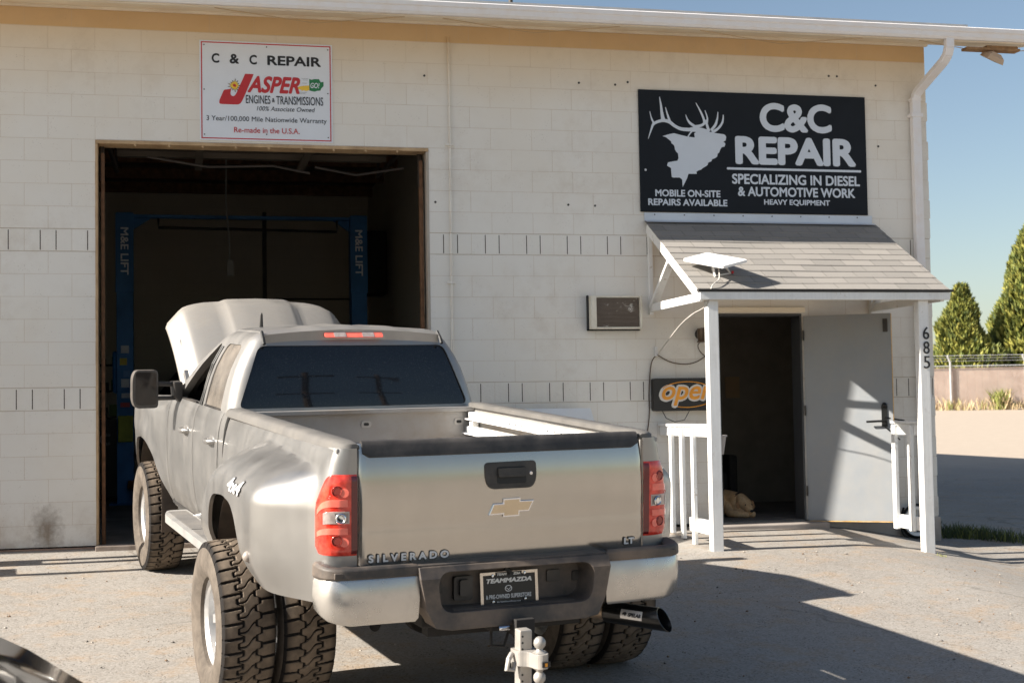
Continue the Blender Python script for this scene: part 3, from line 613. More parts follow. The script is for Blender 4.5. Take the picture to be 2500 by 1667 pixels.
def starpoly(cx, cz, r0, r1, n): return [(cx+(r0 if k % 2 else r1*(1+.2*sin(k*2.3)))*cos(pi*k/n), cz+(r0 if k % 2 else r1*(1+.2*sin(k*2.3)))*sin(pi*k/n)) for k in range(2*n)]
flat('burst_shape', starpoly(1.2406, 4.190, .032, .058, 13), ink_black, Y1-.0014, par=sg)
flat('burst_fill', starpoly(1.2406, 4.190, .030, .045, 13), ink_yellow, Y1-.0028, par=sg)
flat('burst_core', starpoly(1.2406, 4.190, .011, .02, 7), ink_red, Y1-.0042, par=sg)
mb = MB()
for x0, x1, z in ((1.857, 1.918, 4.278), (1.867, 1.915, 4.264), (1.86, 1.907, 4.234), (1.823, 1.906, 4.147), (1.812, 1.892, 4.135)): mb.box((x0, -.0137, z-.0018), (x1, -.0125, z+.0018))
mb.build_parts('speed_line', ink_gray, sg)
mb = MB()
for x, z in ((.9665, 4.5613), (1.5357, 4.56), (2.1028, 4.5567), (.966, 4.1461), (2.0999, 4.1423), (.9669, 3.7294), (1.5302, 3.7426), (2.0999, 3.7271)): mb.cyl((x, -.012, z), (x, -.016, z), .006, 10)
mb.build_parts('screw', dark_steel, sg)

bs = empty('black_shop_sign', (0, 0, 0), 'black rectangular sign with a pale elk head above the porch', 'sign')
mb = MB(); mb.box((5.152, -.02, 3.077), (7.585, -.002, 4.29)); mb.build('sign_board', sign_black, bs, bevel=.003)
Y2 = -.0203
for s, bx, of in (('C&C', (6.4256, 7.2087, 3.903, 4.199), .04), ('REPAIR', (6.1557, 7.4682, 3.569, 3.854), .045), ('SPECIALIZING IN DIESEL', (6.115, 7.5024, 3.369, 3.473), .028), ('& AUTOMOTIVE WORK', (6.174, 7.446, 3.248, 3.345), .028), ('HEAVY EQUIPMENT', (6.451, 7.166, 3.156, 3.221), .028), ('MOBILE ON-SITE', (5.3054, 5.9868, 3.23, 3.30), .03), ('REPAIRS AVAILABLE', (5.2298, 6.0588, 3.141, 3.209), .03)):
    text('lettering', s, sign_letter, SM(Y2), bx, parent=bs, offset=of, res=6)
mb = MB(); mb.prism(rrect(6.062, 7.52, 3.512, 3.535, .008), lambda a, b: (a, Y2, b), lambda a, b: (a, Y2-.002, b)); mb.build('rule_line', sign_letter, bs)
BODY = [(5.393,3.829),(5.451,3.848),(5.512,3.862),(5.561,3.851),(5.615,3.84),(5.659,3.831),(5.73,3.825),(5.726,3.864),(5.748,3.886),(5.837,3.899),(5.913,3.88),(5.98,3.871),(6.041,3.865),(6.058,3.85),(6.062,3.837),(6.056,3.805),(6.031,3.788),(6.048,3.778),(6.052,3.768),(6.043,3.741),(6.012,3.735),(5.992,3.703),(5.985,3.68),(5.969,3.671),(5.962,3.64),(5.94,3.623),(5.907,3.612),(5.9,3.59),(5.867,3.579),(5.86,3.555),(5.844,3.542),(5.805,3.52),(5.79,3.505),(5.766,3.499),(5.738,3.482),(5.743,3.462),(5.655,3.46),(5.638,3.412),(5.592,3.328),(5.588,3.401),(5.564,3.421),(5.496,3.42),(5.48,3.425),(5.474,3.513),(5.433,3.538),(5.445,3.57),(5.5,3.582),(5.543,3.588),(5.555,3.614),(5.551,3.661),(5.535,3.675),(5.519,3.702),(5.517,3.725),(5.509,3.743),(5.482,3.764),(5.482,3.779),(5.445,3.807),(5.429,3.82)]
STR = [[(5.726,3.901,.0333),(5.66,3.902,.0355),(5.584,3.908,.0333),(5.519,3.937,.0311),(5.47,3.972,.0333),(5.411,3.986,.0311),(5.351,3.974,.0289),(5.301,3.946,.0266),(5.278,3.894,.0178),(5.244,3.799,.0044)],[(5.307,3.952,.0222),(5.281,4.008,.0133),(5.266,4.073,.0056)],[(5.405,3.981,.0444),(5.391,4.064,.0289),(5.382,4.147,.02),(5.37,4.22,.0067)],[(5.476,3.967,.0266),(5.45,4.045,.0178),(5.43,4.119,.0067)],[(5.77,3.897,.0555),(5.727,3.938,.0289),(5.684,3.968,.0244),(5.657,4.004,.0155),(5.64,4.051,.0056)],[(5.716,3.932,.0266),(5.794,3.945,.0266),(5.833,3.972,.0266),(5.828,4.014,.0222),(5.797,4.087,.0178),(5.749,4.173,.0056)],[(5.86,3.973,.0222),(5.867,4.026,.0155),(5.844,4.101,.0067)],[(5.881,3.89,.0289),(5.865,3.942,.0266),(5.846,4.004,.0222)],[(5.903,3.901,.0266),(5.949,3.955,.0266),(5.972,4.019,.0178),(5.981,4.089,.0067)],[(5.913,3.88,.0289),(5.981,3.924,.0244),(6.027,3.989,.02),(6.037,4.061,.0089)],[(5.659,3.831,.0133),(5.681,3.863,.0133),(5.71,3.895,.0155)],[(5.682,3.903,.04),(5.748,3.905,.0488),(5.814,3.898,.0444),(5.88,3.884,.0333)]]
mb = MB(); mb.prism(BODY, lambda a, b: (a, Y2, b), lambda a, b: (a, Y2-.0015, b))
def cat(pts, n=4):
    out = []
    for i in range(len(pts)-1):
        p = [Vector(pts[max(0, min(len(pts)-1, i+k))]) for k in (-1, 0, 1, 2)]
        for k in range(n):
            t = k/n; out.append(.5*((2*p[1])+(-p[0]+p[2])*t+(2*p[0]-5*p[1]+4*p[2]-p[3])*t*t+(-p[0]+3*p[1]-3*p[2]+p[3])*t**3))
    return out+[Vector(pts[-1])]
for i, st in enumerate(STR):
    q = cat(st); Lp = []; Rp = []
    for k, p in enumerate(q):
        d = (q[min(k+1, len(q)-1)]-q[max(k-1, 0)]); d = Vector((d.x, d.y)).normalized(); nn = Vector((-d.y, d.x))*p.z/2
        Lp.append((p.x+nn.x, p.y+nn.y)); Rp.append((p.x-nn.x, p.y-nn.y))
    e = .0016+.00012*i; mb.prism(Lp+Rp[::-1], lambda a, b: (a, Y2, b), lambda a, b: (a, Y2-e, b))
mb.build('elk_emblem', sign_letter, bs)
mb = MB(); mb.sphere((5.21, -.022, 3.49), .012, 8, 6); mb.build_parts('screw', sign_letter, bs)

ops = empty('open_sign', (0, 0, 0), 'black lit shop sign reading open in orange script beside the porch', 'open sign')
mb = MB(); mb.prism(rrect(5.222, 5.90, 1.118, 1.438, .025), lambda a, b: (a, -.003, b), lambda a, b: (a, -.085, b)); mb.build('sign_case', pm('sign_case', (.015, .013, .012), .35), ops, bevel=.006)
outm = pm('sign_outline', (.72, .68, .62), .5, var=.02)
Mo = Matrix.Translation((5.565, -.0855, 1.277))
text('lettering', 'open', outm, Mo, (-.29, .30, -.13, .10), parent=ops, offset=.075, shear=.3, depth=.003)
text('lettering', 'open', ink_orange, Mo @ Matrix.Translation((0, -.004, 0)), (-.262, .275, -.108, .08), parent=ops, offset=.018, shear=.3, depth=.003)
mb = MB(); mb.tube([(5.565+.29*cos(rad(a)), -.088, 1.277+.125*sin(rad(a))) for a in range(35, 150, 6)], .0045, 6); mb.tube([(5.565+.29*cos(rad(a)), -.088, 1.277+.125*sin(rad(a))) for a in range(250, 335, 6)], .0045, 6); mb.build_parts('orange_arc', ink_orange, ops)
mb = MB(); mb.tube([(5.32, -.05, 1.12), (5.36, -.04, 1.05), (5.45, -.04, 1.01), (5.55, -.04, 1.03), (5.6, -.05, 1.12)], .004, 6); mb.build('power_cord', black_plastic, ops, smooth=40)
# wall lamp, air conditioner, dish, cables
wlp = empty('wall_lamp', (5.745, -.0, 1.87), 'small dark porch lamp on the wall above the open sign', 'wall lamp')
mb = MB(); mb.cyl((0, -.001, 0), (0, -.03, 0), .055, 16); mb.tube([(0, -.03, 0), (0, -.09, .02), (0, -.11, .05)], .012, 8); mb.build_parts('bracket', dark_steel, wlp, smooth=40)
mb = MB(); mb.lathe([(.02, .06), (.065, .05), (.07, 0), (.06, -.07), (.07, -.075), (.07, -.085), (.0, -.085)], Matrix.Translation((0, -.11, .0)), 16); mb.build('shade', pm('lamp_bronze', (.09, .06, .04), .35, .6), wlp, smooth=30)
ac = empty('air_conditioner', (4.852, 0, 2.08), 'cream window air conditioner set through the block wall', 'air conditioner')
ac_m = pm('ac_cream', (.72, .69, .6), .5, var=.04, dirt=(.4, .32, .22), damt=.4, ds=6)
mb = MB(); w, h = .258, .16
mb.box((-w, -.13, -h), (-w+.055, -.004, h)); mb.box((w-.025, -.13, -h), (w, -.004, h)); mb.box((-w+.0551, -.13, h-.018), (w-.0251, -.004, h)); mb.box((-w+.0551, -.13, -h), (w-.0251, -.004, -h+.018)); mb.build('case', ac_m, ac, bevel=.004)
fin = NT('ac_fins'); xx, yy, zz = fin.sep(); ck = fin.math('MULTIPLY', fin.ramp(fin.noise(9, 3), .6, .64), fin.ramp(fin.noise(30, 4, .8), .45, .55)); fin.set(Base_Color=fin.mix(ck, fin.mix(fin.noise(12, 4), (.13, .1, .08), (.2, .165, .135)), (.78, .76, .72)), Roughness=.6)
mb = MB(); mb.box((-w+.056, -.09, -h+.019), (w-.026, -.08, h-.019))
for k in range(22): mb.box((-w+.056, -.112, -h+.024+k*.0126), (w-.026, -.091, -h+.031+k*.0126))
mb.build('grille', fin.m, ac)
mb = MB(); mb.box((-w-.012, -.05, -h-.012), (-w-.001, -.003, h+.01)); mb.box((-w-.012, -.05, -h-.012), (w, -.003, -h-.001)); mb.build('seal', rubber_seal, ac)

dsh = empty('satellite_dish', (0, 0, 0), 'flat white satellite internet panel on a wire stand on the porch roof', 'satellite dish')

A_, B_, C_, D_ = Vector((5.20, -.93, 2.515)), Vector((5.51, -.90, 2.565)), Vector((5.75, -1.37, 2.45)), Vector((5.42, -1.44, 2.385))
ctr = (A_+B_+C_+D_)/4; ex_ = ((C_+D_)/2-(A_+B_)/2).normalized(); ey_ = ((B_+C_)/2-(A_+D_)/2); ey_ = (ey_-ex_*ey_.dot(ex_)).normalized(); ez_ = ex_.cross(ey_)
if ez_.z < 0: ez_ = -ez_
DQM = Matrix(((ex_.x, ey_.x, ez_.x, ctr.x), (ex_.y, ey_.y, ez_.y, ctr.y), (ex_.z, ey_.z, ez_.z, ctr.z), (0, 0, 0, 1)))
mb = MB(); mb.prism(rrect(-.257, .257, -.155, .155, .02), lambda a, b: DQM @ Vector((a, b, .012)), lambda a, b: DQM @ Vector((a, b, -.012))); mb.build('panel', pm('dish_white', (.83, .83, .82), .35, var=.02), dsh, bevel=.005)
def onroof(x, y): return Vector((x, y, rz(y)+.02))
mb = MB(); top = DQM @ Vector((.03, 0, -.014))
mb.tube([top+Vector((-.05, 0, 0)), onroof(5.45, -1.2), onroof(5.62, -1.15), top+Vector((.05, .02, 0))], .011, 8)
mb.tube([onroof(5.45, -1.2), onroof(5.48, -1.05), onroof(5.64, -1.02), onroof(5.62, -1.15)], .009, 8); mb.build('stand', white_metal, dsh, smooth=40)
mb = MB(); mb.tube([onroof(5.62, -1.155)+Vector((.006, -.01, .012)), onroof(5.63, -1.155)+Vector((.012, -.012, .012))], .014, 8); mb.build('end_cap', ink_red, dsh)
# cables
cb = pm('cable_grey', (.5, .47, .43), .6); cbd = pm('cable_brown', (.12, .085, .06), .6)
mb = MB(); q = [tuple(top), (5.44, -1.33, 2.30), (5.33, -1.43, 2.22), (5.30, -1.38, 2.06), (5.30, -1.0, 2.00), (5.33, -.6, 1.93), (5.31, -.3, 1.80), (5.285, -.03, 1.665)]
mb.tube([p for p in cat(q, 5)], .0055, 6); tag(mb.build('dish_cable', cb, smooth=60), 'pale thin cable running from the satellite panel down to the wall clip', 'cable')
mb = MB(); mb.box((5.265, -.03, 1.655), (5.295, -.002, 1.75)); tag(mb.build('cable_clip', white_metal, bevel=.004), 'small pale cable clip on the block wall above the open sign', 'clip')
mb = MB(); mb.tube([p for p in cat([(5.285, -.02, 1.67), (5.225, -.02, 1.58), (5.2, -.012, 1.3), (5.2, -.012, 1.1), (5.17, -.012, .9), (5.12, -.012, .7), (5.05, -.012, .2)], 5)], .006, 6); tag(mb.build('wall_cable', cbd, smooth=60), 'brown cable running down the wall beside the open sign', 'cable')
mb = MB(); mb.tube([p for p in cat([(5.29, -.02, 1.67), (5.42, -.02, 1.60), (5.58, -.02, 1.575), (5.70, -.02, 1.6), (5.80, -.02, 1.66)], 5)], .0055, 6); mb.tube([p for p in cat([(5.745, -.02, 1.80), (5.71, -.03, 1.76), (5.73, -.03, 1.70), (5.8, -.02, 1.64)], 5)], .005, 6)
tag(mb.build('lamp_cable', cbd, smooth=60), 'brown cable sagging between the wall clip and the porch lamp', 'cable')
# white panel leaning on the wall
mb = MB(); mb.add([(3.7, -.42, gz(3.8, -.42)), (4.62, -.42, gz(4.6, -.42)), (4.60, -.16, 1.0), (4.565, -.12, 1.16), (3.93, -.12, 1.165), (3.70, -.16, .98)]+[(a, b-.02, c) for a, b, c in ((3.7, -.42, gz(3.8, -.42)), (4.62, -.42, gz(4.6, -.42)), (4.60, -.16, 1.0), (4.565, -.12, 1.16), (3.93, -.12, 1.165), (3.70, -.16, .98))], [(0,1,2,3,4,5), (11,10,9,8,7,6)]+[(k, 6+k, 6+(k+1)%6, (k+1)%6) for k in range(6)])
tag(mb.build('leaning_panel', pm('panel_white', (.74, .77, .8), .45, var=.04, dirt=(.5, .45, .4), damt=.25)), 'white sheet panel leaning against the wall behind the truck bed', 'panel')
# spoked wheel of a hand cart behind the right post
cw = empty('cart_wheel', (7.985, -.10, -.035), 'white spoked wheel with black tyre leaning on the wall under the downspout', 'wheel')
Mw = Matrix.Rotation(rad(90), 4, 'X')
mb = MB(); mb.lathe([(.16, -.02), (.178, 0), (.16, .02), (.15, .0)], Mw, 32, closed=True); mb.build('tyre', rubber_seal, cw, smooth=40)
mb = MB(); mb.lathe([(.115, -.015), (.149, -.022), (.149, .022), (.115, .015)], Mw, 32, closed=True); mb.lathe([(.0, -.03), (.04, -.03), (.04, .03), (0, .03)], Mw, 16)
for k in range(10): a = 2*pi*k/10; mb.tube([(.035*cos(a), 0, .035*sin(a)), (.118*cos(a+.2), 0, .118*sin(a+.2))], .005, 6)
mb.build('rim', white_metal, cw, smooth=30)
mb = MB(); mb.tube([p for p in cat([(7.87, -.05, .1), (7.82, -.07, -.05), (7.85, -.1, -.18), (7.95, -.12, -.23)], 5)], .012, 8); tag(mb.build('black_hose', rubber_seal, smooth=40), 'short black hose curling round the spoked wheel by the wall', 'hose')
# pot hung on the inner side of the railing
mb = MB(); mb.lathe([(.05, 0), (.075, .16), (.085, .16), (.085, .175), (.07, .175), (.05, .02), (.0, .02)], Matrix.Translation((5.5, -1.05, .72)), 20); tag(mb.build('rail_pot', pm('pot_grey', (.3, .28, .27), .6), smooth=35), 'small grey pot hung on the porch railing next to the open sign', 'pot')

# ================================================================ DOG
def skin(name, V, E, Rr, m, parent=None, sub=2):
    me = bpy.data.meshes.new(name); me.from_pydata(V, E, []); o = bpy.data.objects.new(name, me); COL.objects.link(o)
    sk = o.modifiers.new('s', 'SKIN'); sk.use_smooth_shade = True
    for i, d in enumerate(me.skin_vertices[0].data): d.radius = Rr[i] if isinstance(Rr[i], tuple) else (Rr[i], Rr[i]); d.use_root = (i == 0)
    ss = o.modifiers.new('d', 'SUBSURF'); ss.levels = sub; ss.render_levels = sub
    bpy.context.view_layer.update(); bake(o); o.data.materials.clear(); o.data.materials.append(m); o.data.polygons.foreach_set('use_smooth', [True]*len(o.data.polygons))
    if parent: o.parent = parent
    return o
fur = NT('dog_fur'); cf = fur.mix(fur.ramp(fur.noise(7, 5), .35, .65), (.55, .33, .16), (.72, .52, .31)); cf = fur.mix(fur.ramp(fur.noise(60, 3), .4, .6, 0, .3), cf, (.25, .14, .07))
fur.set(Base_Color=cf, Roughness=.85, Normal=fur.bump(fur.noise(90, 4), .5, .006))
dog = empty('dog', (6.13, .74, .013), 'golden tan dog lying curled just inside the office door', 'dog')
V = [(-.24,.06,.15), (-.08,.12,.165), (.1,.1,.165), (.2,.02,.17), (.26,-.08,.165), (.285,-.17,.125), (.29,-.235,.085), (.29,-.29,.062),
     (.12,-.06,.09), (.1,-.2,.045), (.2,-.28,.035), (.27,-.31,.03), (-.22,-.08,.10), (-.1,-.2,.06), (-.2,-.26,.035), (-.08,-.3,.03),
     (-.3,.0,.07), (-.28,-.2,.035), (-.16,-.33,.025), (.2,-.1,.08), (.26,-.22,.035), (.35,-.29,.03)]
Ed = [(0,1),(1,2),(2,3),(3,4),(4,5),(5,6),(6,7),(2,8),(8,9),(9,10),(10,11),(0,12),(12,13),(13,14),(14,15),(0,16),(16,17),(17,18),(3,19),(19,20),(20,21)]
Rr = [.125, .14, .135, .105, .085, .082, .05, .036, .07, .045, .032, .034, .1, .06, .035, .032, .04, .028, .014, .06, .038, .034]
db = skin('dog_body', V, Ed, Rr, fur.m, dog)
for s, x in ((-1, .225), (1, .345)):
    mb = MB(); mb.prism([(0, 0), (.03*s, -.01), (.045*s, -.07), (.02*s, -.1), (-.01*s, -.05)], lambda a, b: (x+a, -.165-.05*abs(b)*4, .17+b), lambda a, b: (x+a-.006*s, -.15-.05*abs(b)*4, .17+b)); mb.build('ear', pm('dog_ear', (.3, .17, .085), .9), dog, bevel=.004)
mb = MB(); mb.sphere((.29, -.325, .068), .017, 10, 8, (1.2, .7, .8)); mb.build('nose', rubber_seal, dog, smooth=60)
for x in (.255, .325): mb = MB(); mb.sphere((x, -.243, .128), .0085, 10, 8); mb.build('eye', rubber_seal, dog, smooth=60)
mb = MB(); mb.lathe([(.083, -.01), (.089, -.01), (.089, .012), (.083, .012)], Matrix.Translation((.245, -.06, .165)) @ Matrix.Rotation(rad(-62), 4, 'X') @ Matrix.Rotation(rad(-20), 4, 'Y'), 24, closed=True); mb.build('collar', pm('collar', (.04, .02, .015), .7), dog, smooth=40)
# ================================================================ FAR SIDE: fence, trees, weeds
galv = pm('galvanized', (.55, .56, .57), .5, .3)
fn = empty('chainlink_fence', (37, 49, .72), 'chain link fence with brown slats and angled barbed wire arms across the far lot', 'fence')
fn.location = (0, 0, 0)
fm = NT('fence_slats'); fx, fy, fz = fm.sep()
wv = fm.math('PINGPONG', fx, .13); sl = fm.ramp(wv, .0, .13, .75, 1.0); band = fm.ramp(fm.noise(.35, 2, co=fm.comb(fx, 0.0, 0.0)), .4, .6)
cc = fm.mix(band, (.42, .29, .23), (.52, .38, .31)); cc = fm.mix(fm.ramp(fm.noise(2.5, 5), .4, .7), cc, (.58, .44, .36)); fm.set(Base_Color=cc, Roughness=.85)
z0 = gz(38, 49)
mb = MB()
x = 20.0
while x < 70: mb.box((x, 49.04, z0+.05), (x+.36, 49.055, z0+2.02)); x += .366
mb.build('slat_panel', fm.m, fn)
wm = NT('wire_mesh'); wx, wy, wz = wm.sep(); a1 = wm.math('PINGPONG', wm.math('ADD', wx, wz), .035); a2 = wm.math('PINGPONG', wm.math('SUBTRACT', wx, wz), .035)
al = wm.math('LESS_THAN', wm.math('MINIMUM', a1, a2), .004); wm.set(Base_Color=(.55, .53, .5), Roughness=.5, Alpha=al)
mb = MB(); mb.add([(20, 49, z0+.03), (70, 49, z0+.03), (70, 49, z0+2.08), (20, 49, z0+2.08)], [(0, 1, 2, 3)]); mb.build('wire_mesh', wm.m, fn)
for k in range(-4, 9):
    x = 37.1+3.62*k
    mb = MB(); mb.tube([(x, 48.95, z0-.1), (x, 48.95, z0+2.3), (x-.17, 48.8, z0+2.62)], .05, 8); mb.build('fence_post', galv, fn, smooth=40)
mb = MB(); mb.tube([(20, 48.95, z0+2.12), (70, 48.95, z0+2.12)], .025, 6); mb.build('top_rail', galv, fn)
mb = MB()
for a in (.2, .6, 1): mb.tube([(20-.17*a, 48.95-.15*a, z0+2.3+.32*a), (70-.17*a, 48.95-.15*a, z0+2.3+.32*a)], .012, 4)
mb.build_parts('barbed_wire', galv, fn)
fn.matrix_world = Matrix.Translation((38.5, 49, 0)) @ Matrix.Rotation(rad(-14), 4, 'Z') @ Matrix.Translation((-38.5, -49, 0))
leafm = []
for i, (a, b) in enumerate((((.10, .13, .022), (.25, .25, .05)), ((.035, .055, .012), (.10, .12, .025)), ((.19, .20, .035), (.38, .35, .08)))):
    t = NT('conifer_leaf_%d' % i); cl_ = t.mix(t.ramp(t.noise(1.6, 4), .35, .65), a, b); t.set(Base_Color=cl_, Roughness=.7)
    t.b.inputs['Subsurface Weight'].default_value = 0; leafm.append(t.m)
bark = pm('bark', (.12, .08, .05), .9, bump=.4, bs=20)
def conifer(x, y, h, rb, label, seed, n=13000, blunt=.75, pts=3):
    rnd = random.Random(seed); z0 = gz(x, y); tr = empty('conifer_tree', (x, y, z0), label, 'tree', 'conifers behind the fence')
    mb = MB(); mb.tube([(0, 0, -.2), (0.05, 0, h*.4), (0, 0, h*.92)], [.2, .13, .03], 8)
    for k in range(26):
        a = k*2.4; zz = h*(.1+.8*k/26); rr = rb*(1-zz/h)**blunt*.8; mb.tube([(0, 0, zz), (rr*cos(a), rr*sin(a), zz+rr*.5)], [.05, .012], 5)
    mb.build('trunk', bark, tr, smooth=50)
    lobes = [(rnd.uniform(0, 2*pi), rnd.uniform(.08, .9), rnd.uniform(.16, .34)) for _ in range(34)]
    mb = MB(); sp = [(0, 0)]+[(rnd.uniform(-.5, .5)*rb*.5, rnd.uniform(-.4, .4)*rb*.5) for _ in range(pts)]
    for k in range(n):
        u = rnd.random()**1.25; a = rnd.uniform(0, 2*pi)
        env = rb*((1-u)**blunt)*(1+.07*sin(7*a+9*u)+.08*sin(3*a-14*u+seed))*(.75+.25*min(1, u/.12))
        for la, lu, lw in lobes:
            d2 = ((((a-la+pi) % (2*pi))-pi)/1.0)**2+((u-lu)/.12)**2
            if d2 < 1: env += rb*lw*(1-d2)*.62*(1-u)
        q = rnd.random(); f = 1-.5*q**2.2
        ox, oy = (0, 0) if u < .72 else sp[k % len(sp)]
        if u >= .72: ox *= (u-.72)*2.2; oy *= (u-.72)*2.2
        p = Vector((env*f*cos(a)+ox, env*f*sin(a)+oy, .15+h*u*(1-.03*rnd.random())))
        up = Vector((cos(a)*.55, sin(a)*.55, 1.0))+Vector((rnd.uniform(-.5, .5), rnd.uniform(-.5, .5), rnd.uniform(-.3, .3))); up.normalize()
        sd_ = up.cross(Vector((rnd.uniform(-1, 1), rnd.uniform(-1, 1), rnd.uniform(-1, 1)))); sd_.normalize()
        L = rnd.uniform(.2, .62); w_ = L*rnd.uniform(.13, .27); cn = sd_.cross(up)*L*.12
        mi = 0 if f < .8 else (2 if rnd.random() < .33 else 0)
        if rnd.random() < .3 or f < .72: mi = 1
        mb.add([p-up*L*.4, p-sd_*w_+cn, p+up*L*.6, p+sd_*w_+cn], [(0, 1, 2), (0, 2, 3)], mi)
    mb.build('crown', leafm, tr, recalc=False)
conifer(44.1, 60, 6.75, 2.15, 'middle sized pointed conifer behind the fence beside the porch post', 3)
conifer(49.0, 60, 10.6, 3.1, 'tallest broad conifer behind the chain link fence', 5, 26000, .62)
conifer(42.0, 63, 4.6, 1.7, 'low bushy conifer half hidden by the porch post', 8, 5000)
conifer(47.0, 74, 6.1, 2.6, 'small far conifer in the gap between two bigger ones', 11, 5000)
conifer(53.5, 64, 9.6, 3.0, 'large conifer standing past the tallest one', 12, 6000)
weed = [pm('dry_grass', (.5, .38, .22), .9, var=.3, vs=3), pm('green_weed', (.2, .22, .05), .8, var=.3, vs=3), pm('grass_dark', (.05, .07, .025), .8, var=.3, vs=3)]
def tufts(name, spots, mi_fn, seed, label=None, cat_=None, kind=None):
    rnd = random.Random(seed); mb = MB()
    for x, y, r, hgt, n in spots:
        for k in range(n):
            a = rnd.uniform(0, 2*pi); d = r*sqrt(rnd.random()); px, py = x+d*cos(a), y+d*sin(a); z = gz(px, py)-.01; h = hgt*rnd.uniform(.5, 1.1)
            l = Vector((rnd.uniform(-.4, .4), rnd.uniform(-.4, .4), 1))*h; s_ = Vector((rnd.uniform(-1, 1), rnd.uniform(-1, 1), 0)).normalized()*h*.035+Vector((.001, 0, 0)); b = Vector((px, py, z))
            bend = Vector((rnd.uniform(-.25, .25), rnd.uniform(-.25, .25), -.08))*h
            mb.add([b-s_, b+s_, b+l*.55+s_*.8, b+l*.55-s_*.8, b+l+bend], [(0, 1, 2, 3), (3, 2, 4)], mi_fn(rnd))
    o = mb.build(name, weed, recalc=False); return tag(o, label, cat_, kind=kind)
tufts('dry_weeds', [(20+.55*k, 48.4-.249*(20+.55*k-38.5)+.3*sin(k*3), .6, .55+.2*sin(k*1.7), 50) for k in range(90)], lambda r: 0 if r.random() < .8 else 1, 4, kind='stuff')
tufts('fence_bush', [(39.3, 48.4, .35, 1.1, 260)], lambda r: 1 if r.random() < .7 else 0, 5, 'taller yellow green weed growing at the foot of the fence', 'weed')
tufts('grass', [(8.6+.16*k, .35-.17*k, .24-.02*k, .17-.012*k, 300-30*k) for k in range(8)]+[(8.42, .5+.4*k, .14, .2, 120) for k in range(6)], lambda r: 2 if r.random() < .8 else 1, 6, kind='stuff')
tufts('yellow_grass_tuft', [(9.02, -1.78, .22, .16, 300), (9.3, -1.9, .25, .15, 300)], lambda r: 1 if r.random() < .6 else 0, 7, 'yellow green grass tuft growing at the corner of the pavement', 'grass tuft')
tufts('tiny_weed', [(7.42, -1.56, .05, .04, 40)], lambda r: 1, 8, 'tiny yellow weed at the foot of the numbered porch post', 'weed')
# made-up poles and boards out of view, added to streak shadows across the yard
shb = empty('shadow_rack', (-1.6, -.9, gz(-1.6, -.9)), 'added pole rack out of view that casts shadow streaks over the yard', 'rack')
mb = MB()
for y, h in ((-.34, 1.5), (.12, 1.75), (.30, 2.1)): mb.tube([(0, y, -.05), (0, y, h)], .045, 8)
mb.box((-.02, -.30, .25), (.02, -.05, .62)); mb.box((-.02, .14, .2), (.02, .29, .75)); mb.tube([(0, -.34, 1.3), (0, .3, 1.3)], .02, 8); mb.build('shadow_frame', dark_steel, shb, smooth=40)

# loose stones scattered over the yard
rnd = random.Random(21); mb = MB()
for k in range(1500):
    d = rnd.uniform(5.2, 13); a = rad(rnd.uniform(-9, 36)); x = CAM_LOC.x+d*sin(a); y = CAM_LOC.y+d*cos(a)
    if y > -.1: continue
    r = rnd.choice((.003, .004, .004, .005, .006, .008, .011)); z = gz(x, y)+r*.4
    p = [Vector((x+r*rnd.uniform(.7, 1.3)*cx_, y+r*rnd.uniform(.7, 1.3)*cy_, z+r*.7*cz_)) for cx_, cy_, cz_ in ((1, 0, 0), (0, 1, 0), (-1, 0, 0), (0, -1, 0), (0, 0, 1), (0, 0, -1))]
    mb.add(p, [(0, 1, 4), (1, 2, 4), (2, 3, 4), (3, 0, 4), (1, 0, 5), (2, 1, 5), (3, 2, 5), (0, 3, 5)], rnd.randrange(3))
tag(mb.build('loose_stones', [pm('stone_pale', (.36, .32, .28), .9), pm('stone_grey', (.16, .145, .13), .9), pm('stone_brown', (.2, .13, .08), .9)]), kind='stuff')
# ================================================================ PICKUP TRUCK (local: x right, y forward, z up; origin = foot of the tailgate)
tr_, tu_, tf_ = cam_axes(-0.184, 0.074, 0.0095)
TPOS = Vector((2.348, -6.192, .417))
TMX = Matrix(((tr_.x, tf_.x, tu_.x, TPOS.x), (tr_.y, tf_.y, tu_.y, TPOS.y), (tr_.z, tf_.z, tu_.z, TPOS.z), (0, 0, 0, 1)))
tk = empty('pickup_truck', M=TMX, label='dusty silver crew cab dually pickup with raised hood backed out of the bay', cat='pickup truck')
def paint(name, base, damt, rough=.3, metal=.75):
    t = NT(name); x, y, z = t.sep()
    n = t.math('ADD', t.math('MULTIPLY', t.noise(2.2, 6, .6), .6), t.math('MULTIPLY', t.noise(6.0, 6, .6, co=t.scale((1, 1, .25))), .4))
    d = t.math('MULTIPLY', t.ramp(n, .30, .74), damt)
    d = t.math('MAXIMUM', d, t.math('MULTIPLY', t.ramp(t.noise(4.5, 3, .5), .5, .9), damt*.9))
    fine = t.noise(240, 2)
    d = t.math('MULTIPLY', d, t.ramp(fine, .2, .7, .75, 1.0))
    c = t.mix(d, t.mix(t.noise(1.2, 3), tuple(b*.94 for b in base), base), (.215, .19, .16))
    t.set(Base_Color=c, Metallic=t.math('MULTIPLY', t.math('SUBTRACT', 1.0, d), metal), Roughness=t.math('ADD', t.math('MULTIPLY', d, .45), rough))
    t.set(Coat_Weight=t.math('MULTIPLY', t.math('SUBTRACT', 1.0, d), .5), Coat_Roughness=.12)
    return t.m
silver = paint('silver_paint', (.36, .355, .348), .45, .30, .92)
silver2 = paint('silver_paint_tailgate', (.55, .515, .465), .14, .15, .95)
silver_top = paint('silver_paint_dusty', (.36, .355, .35), .7, .34, .85)
chrome = pm('chrome_dusty', (.56, .54, .51), .24, .88, var=.04, vs=2, dirt=(.34, .29, .235), damt=.3, ds=2.4)
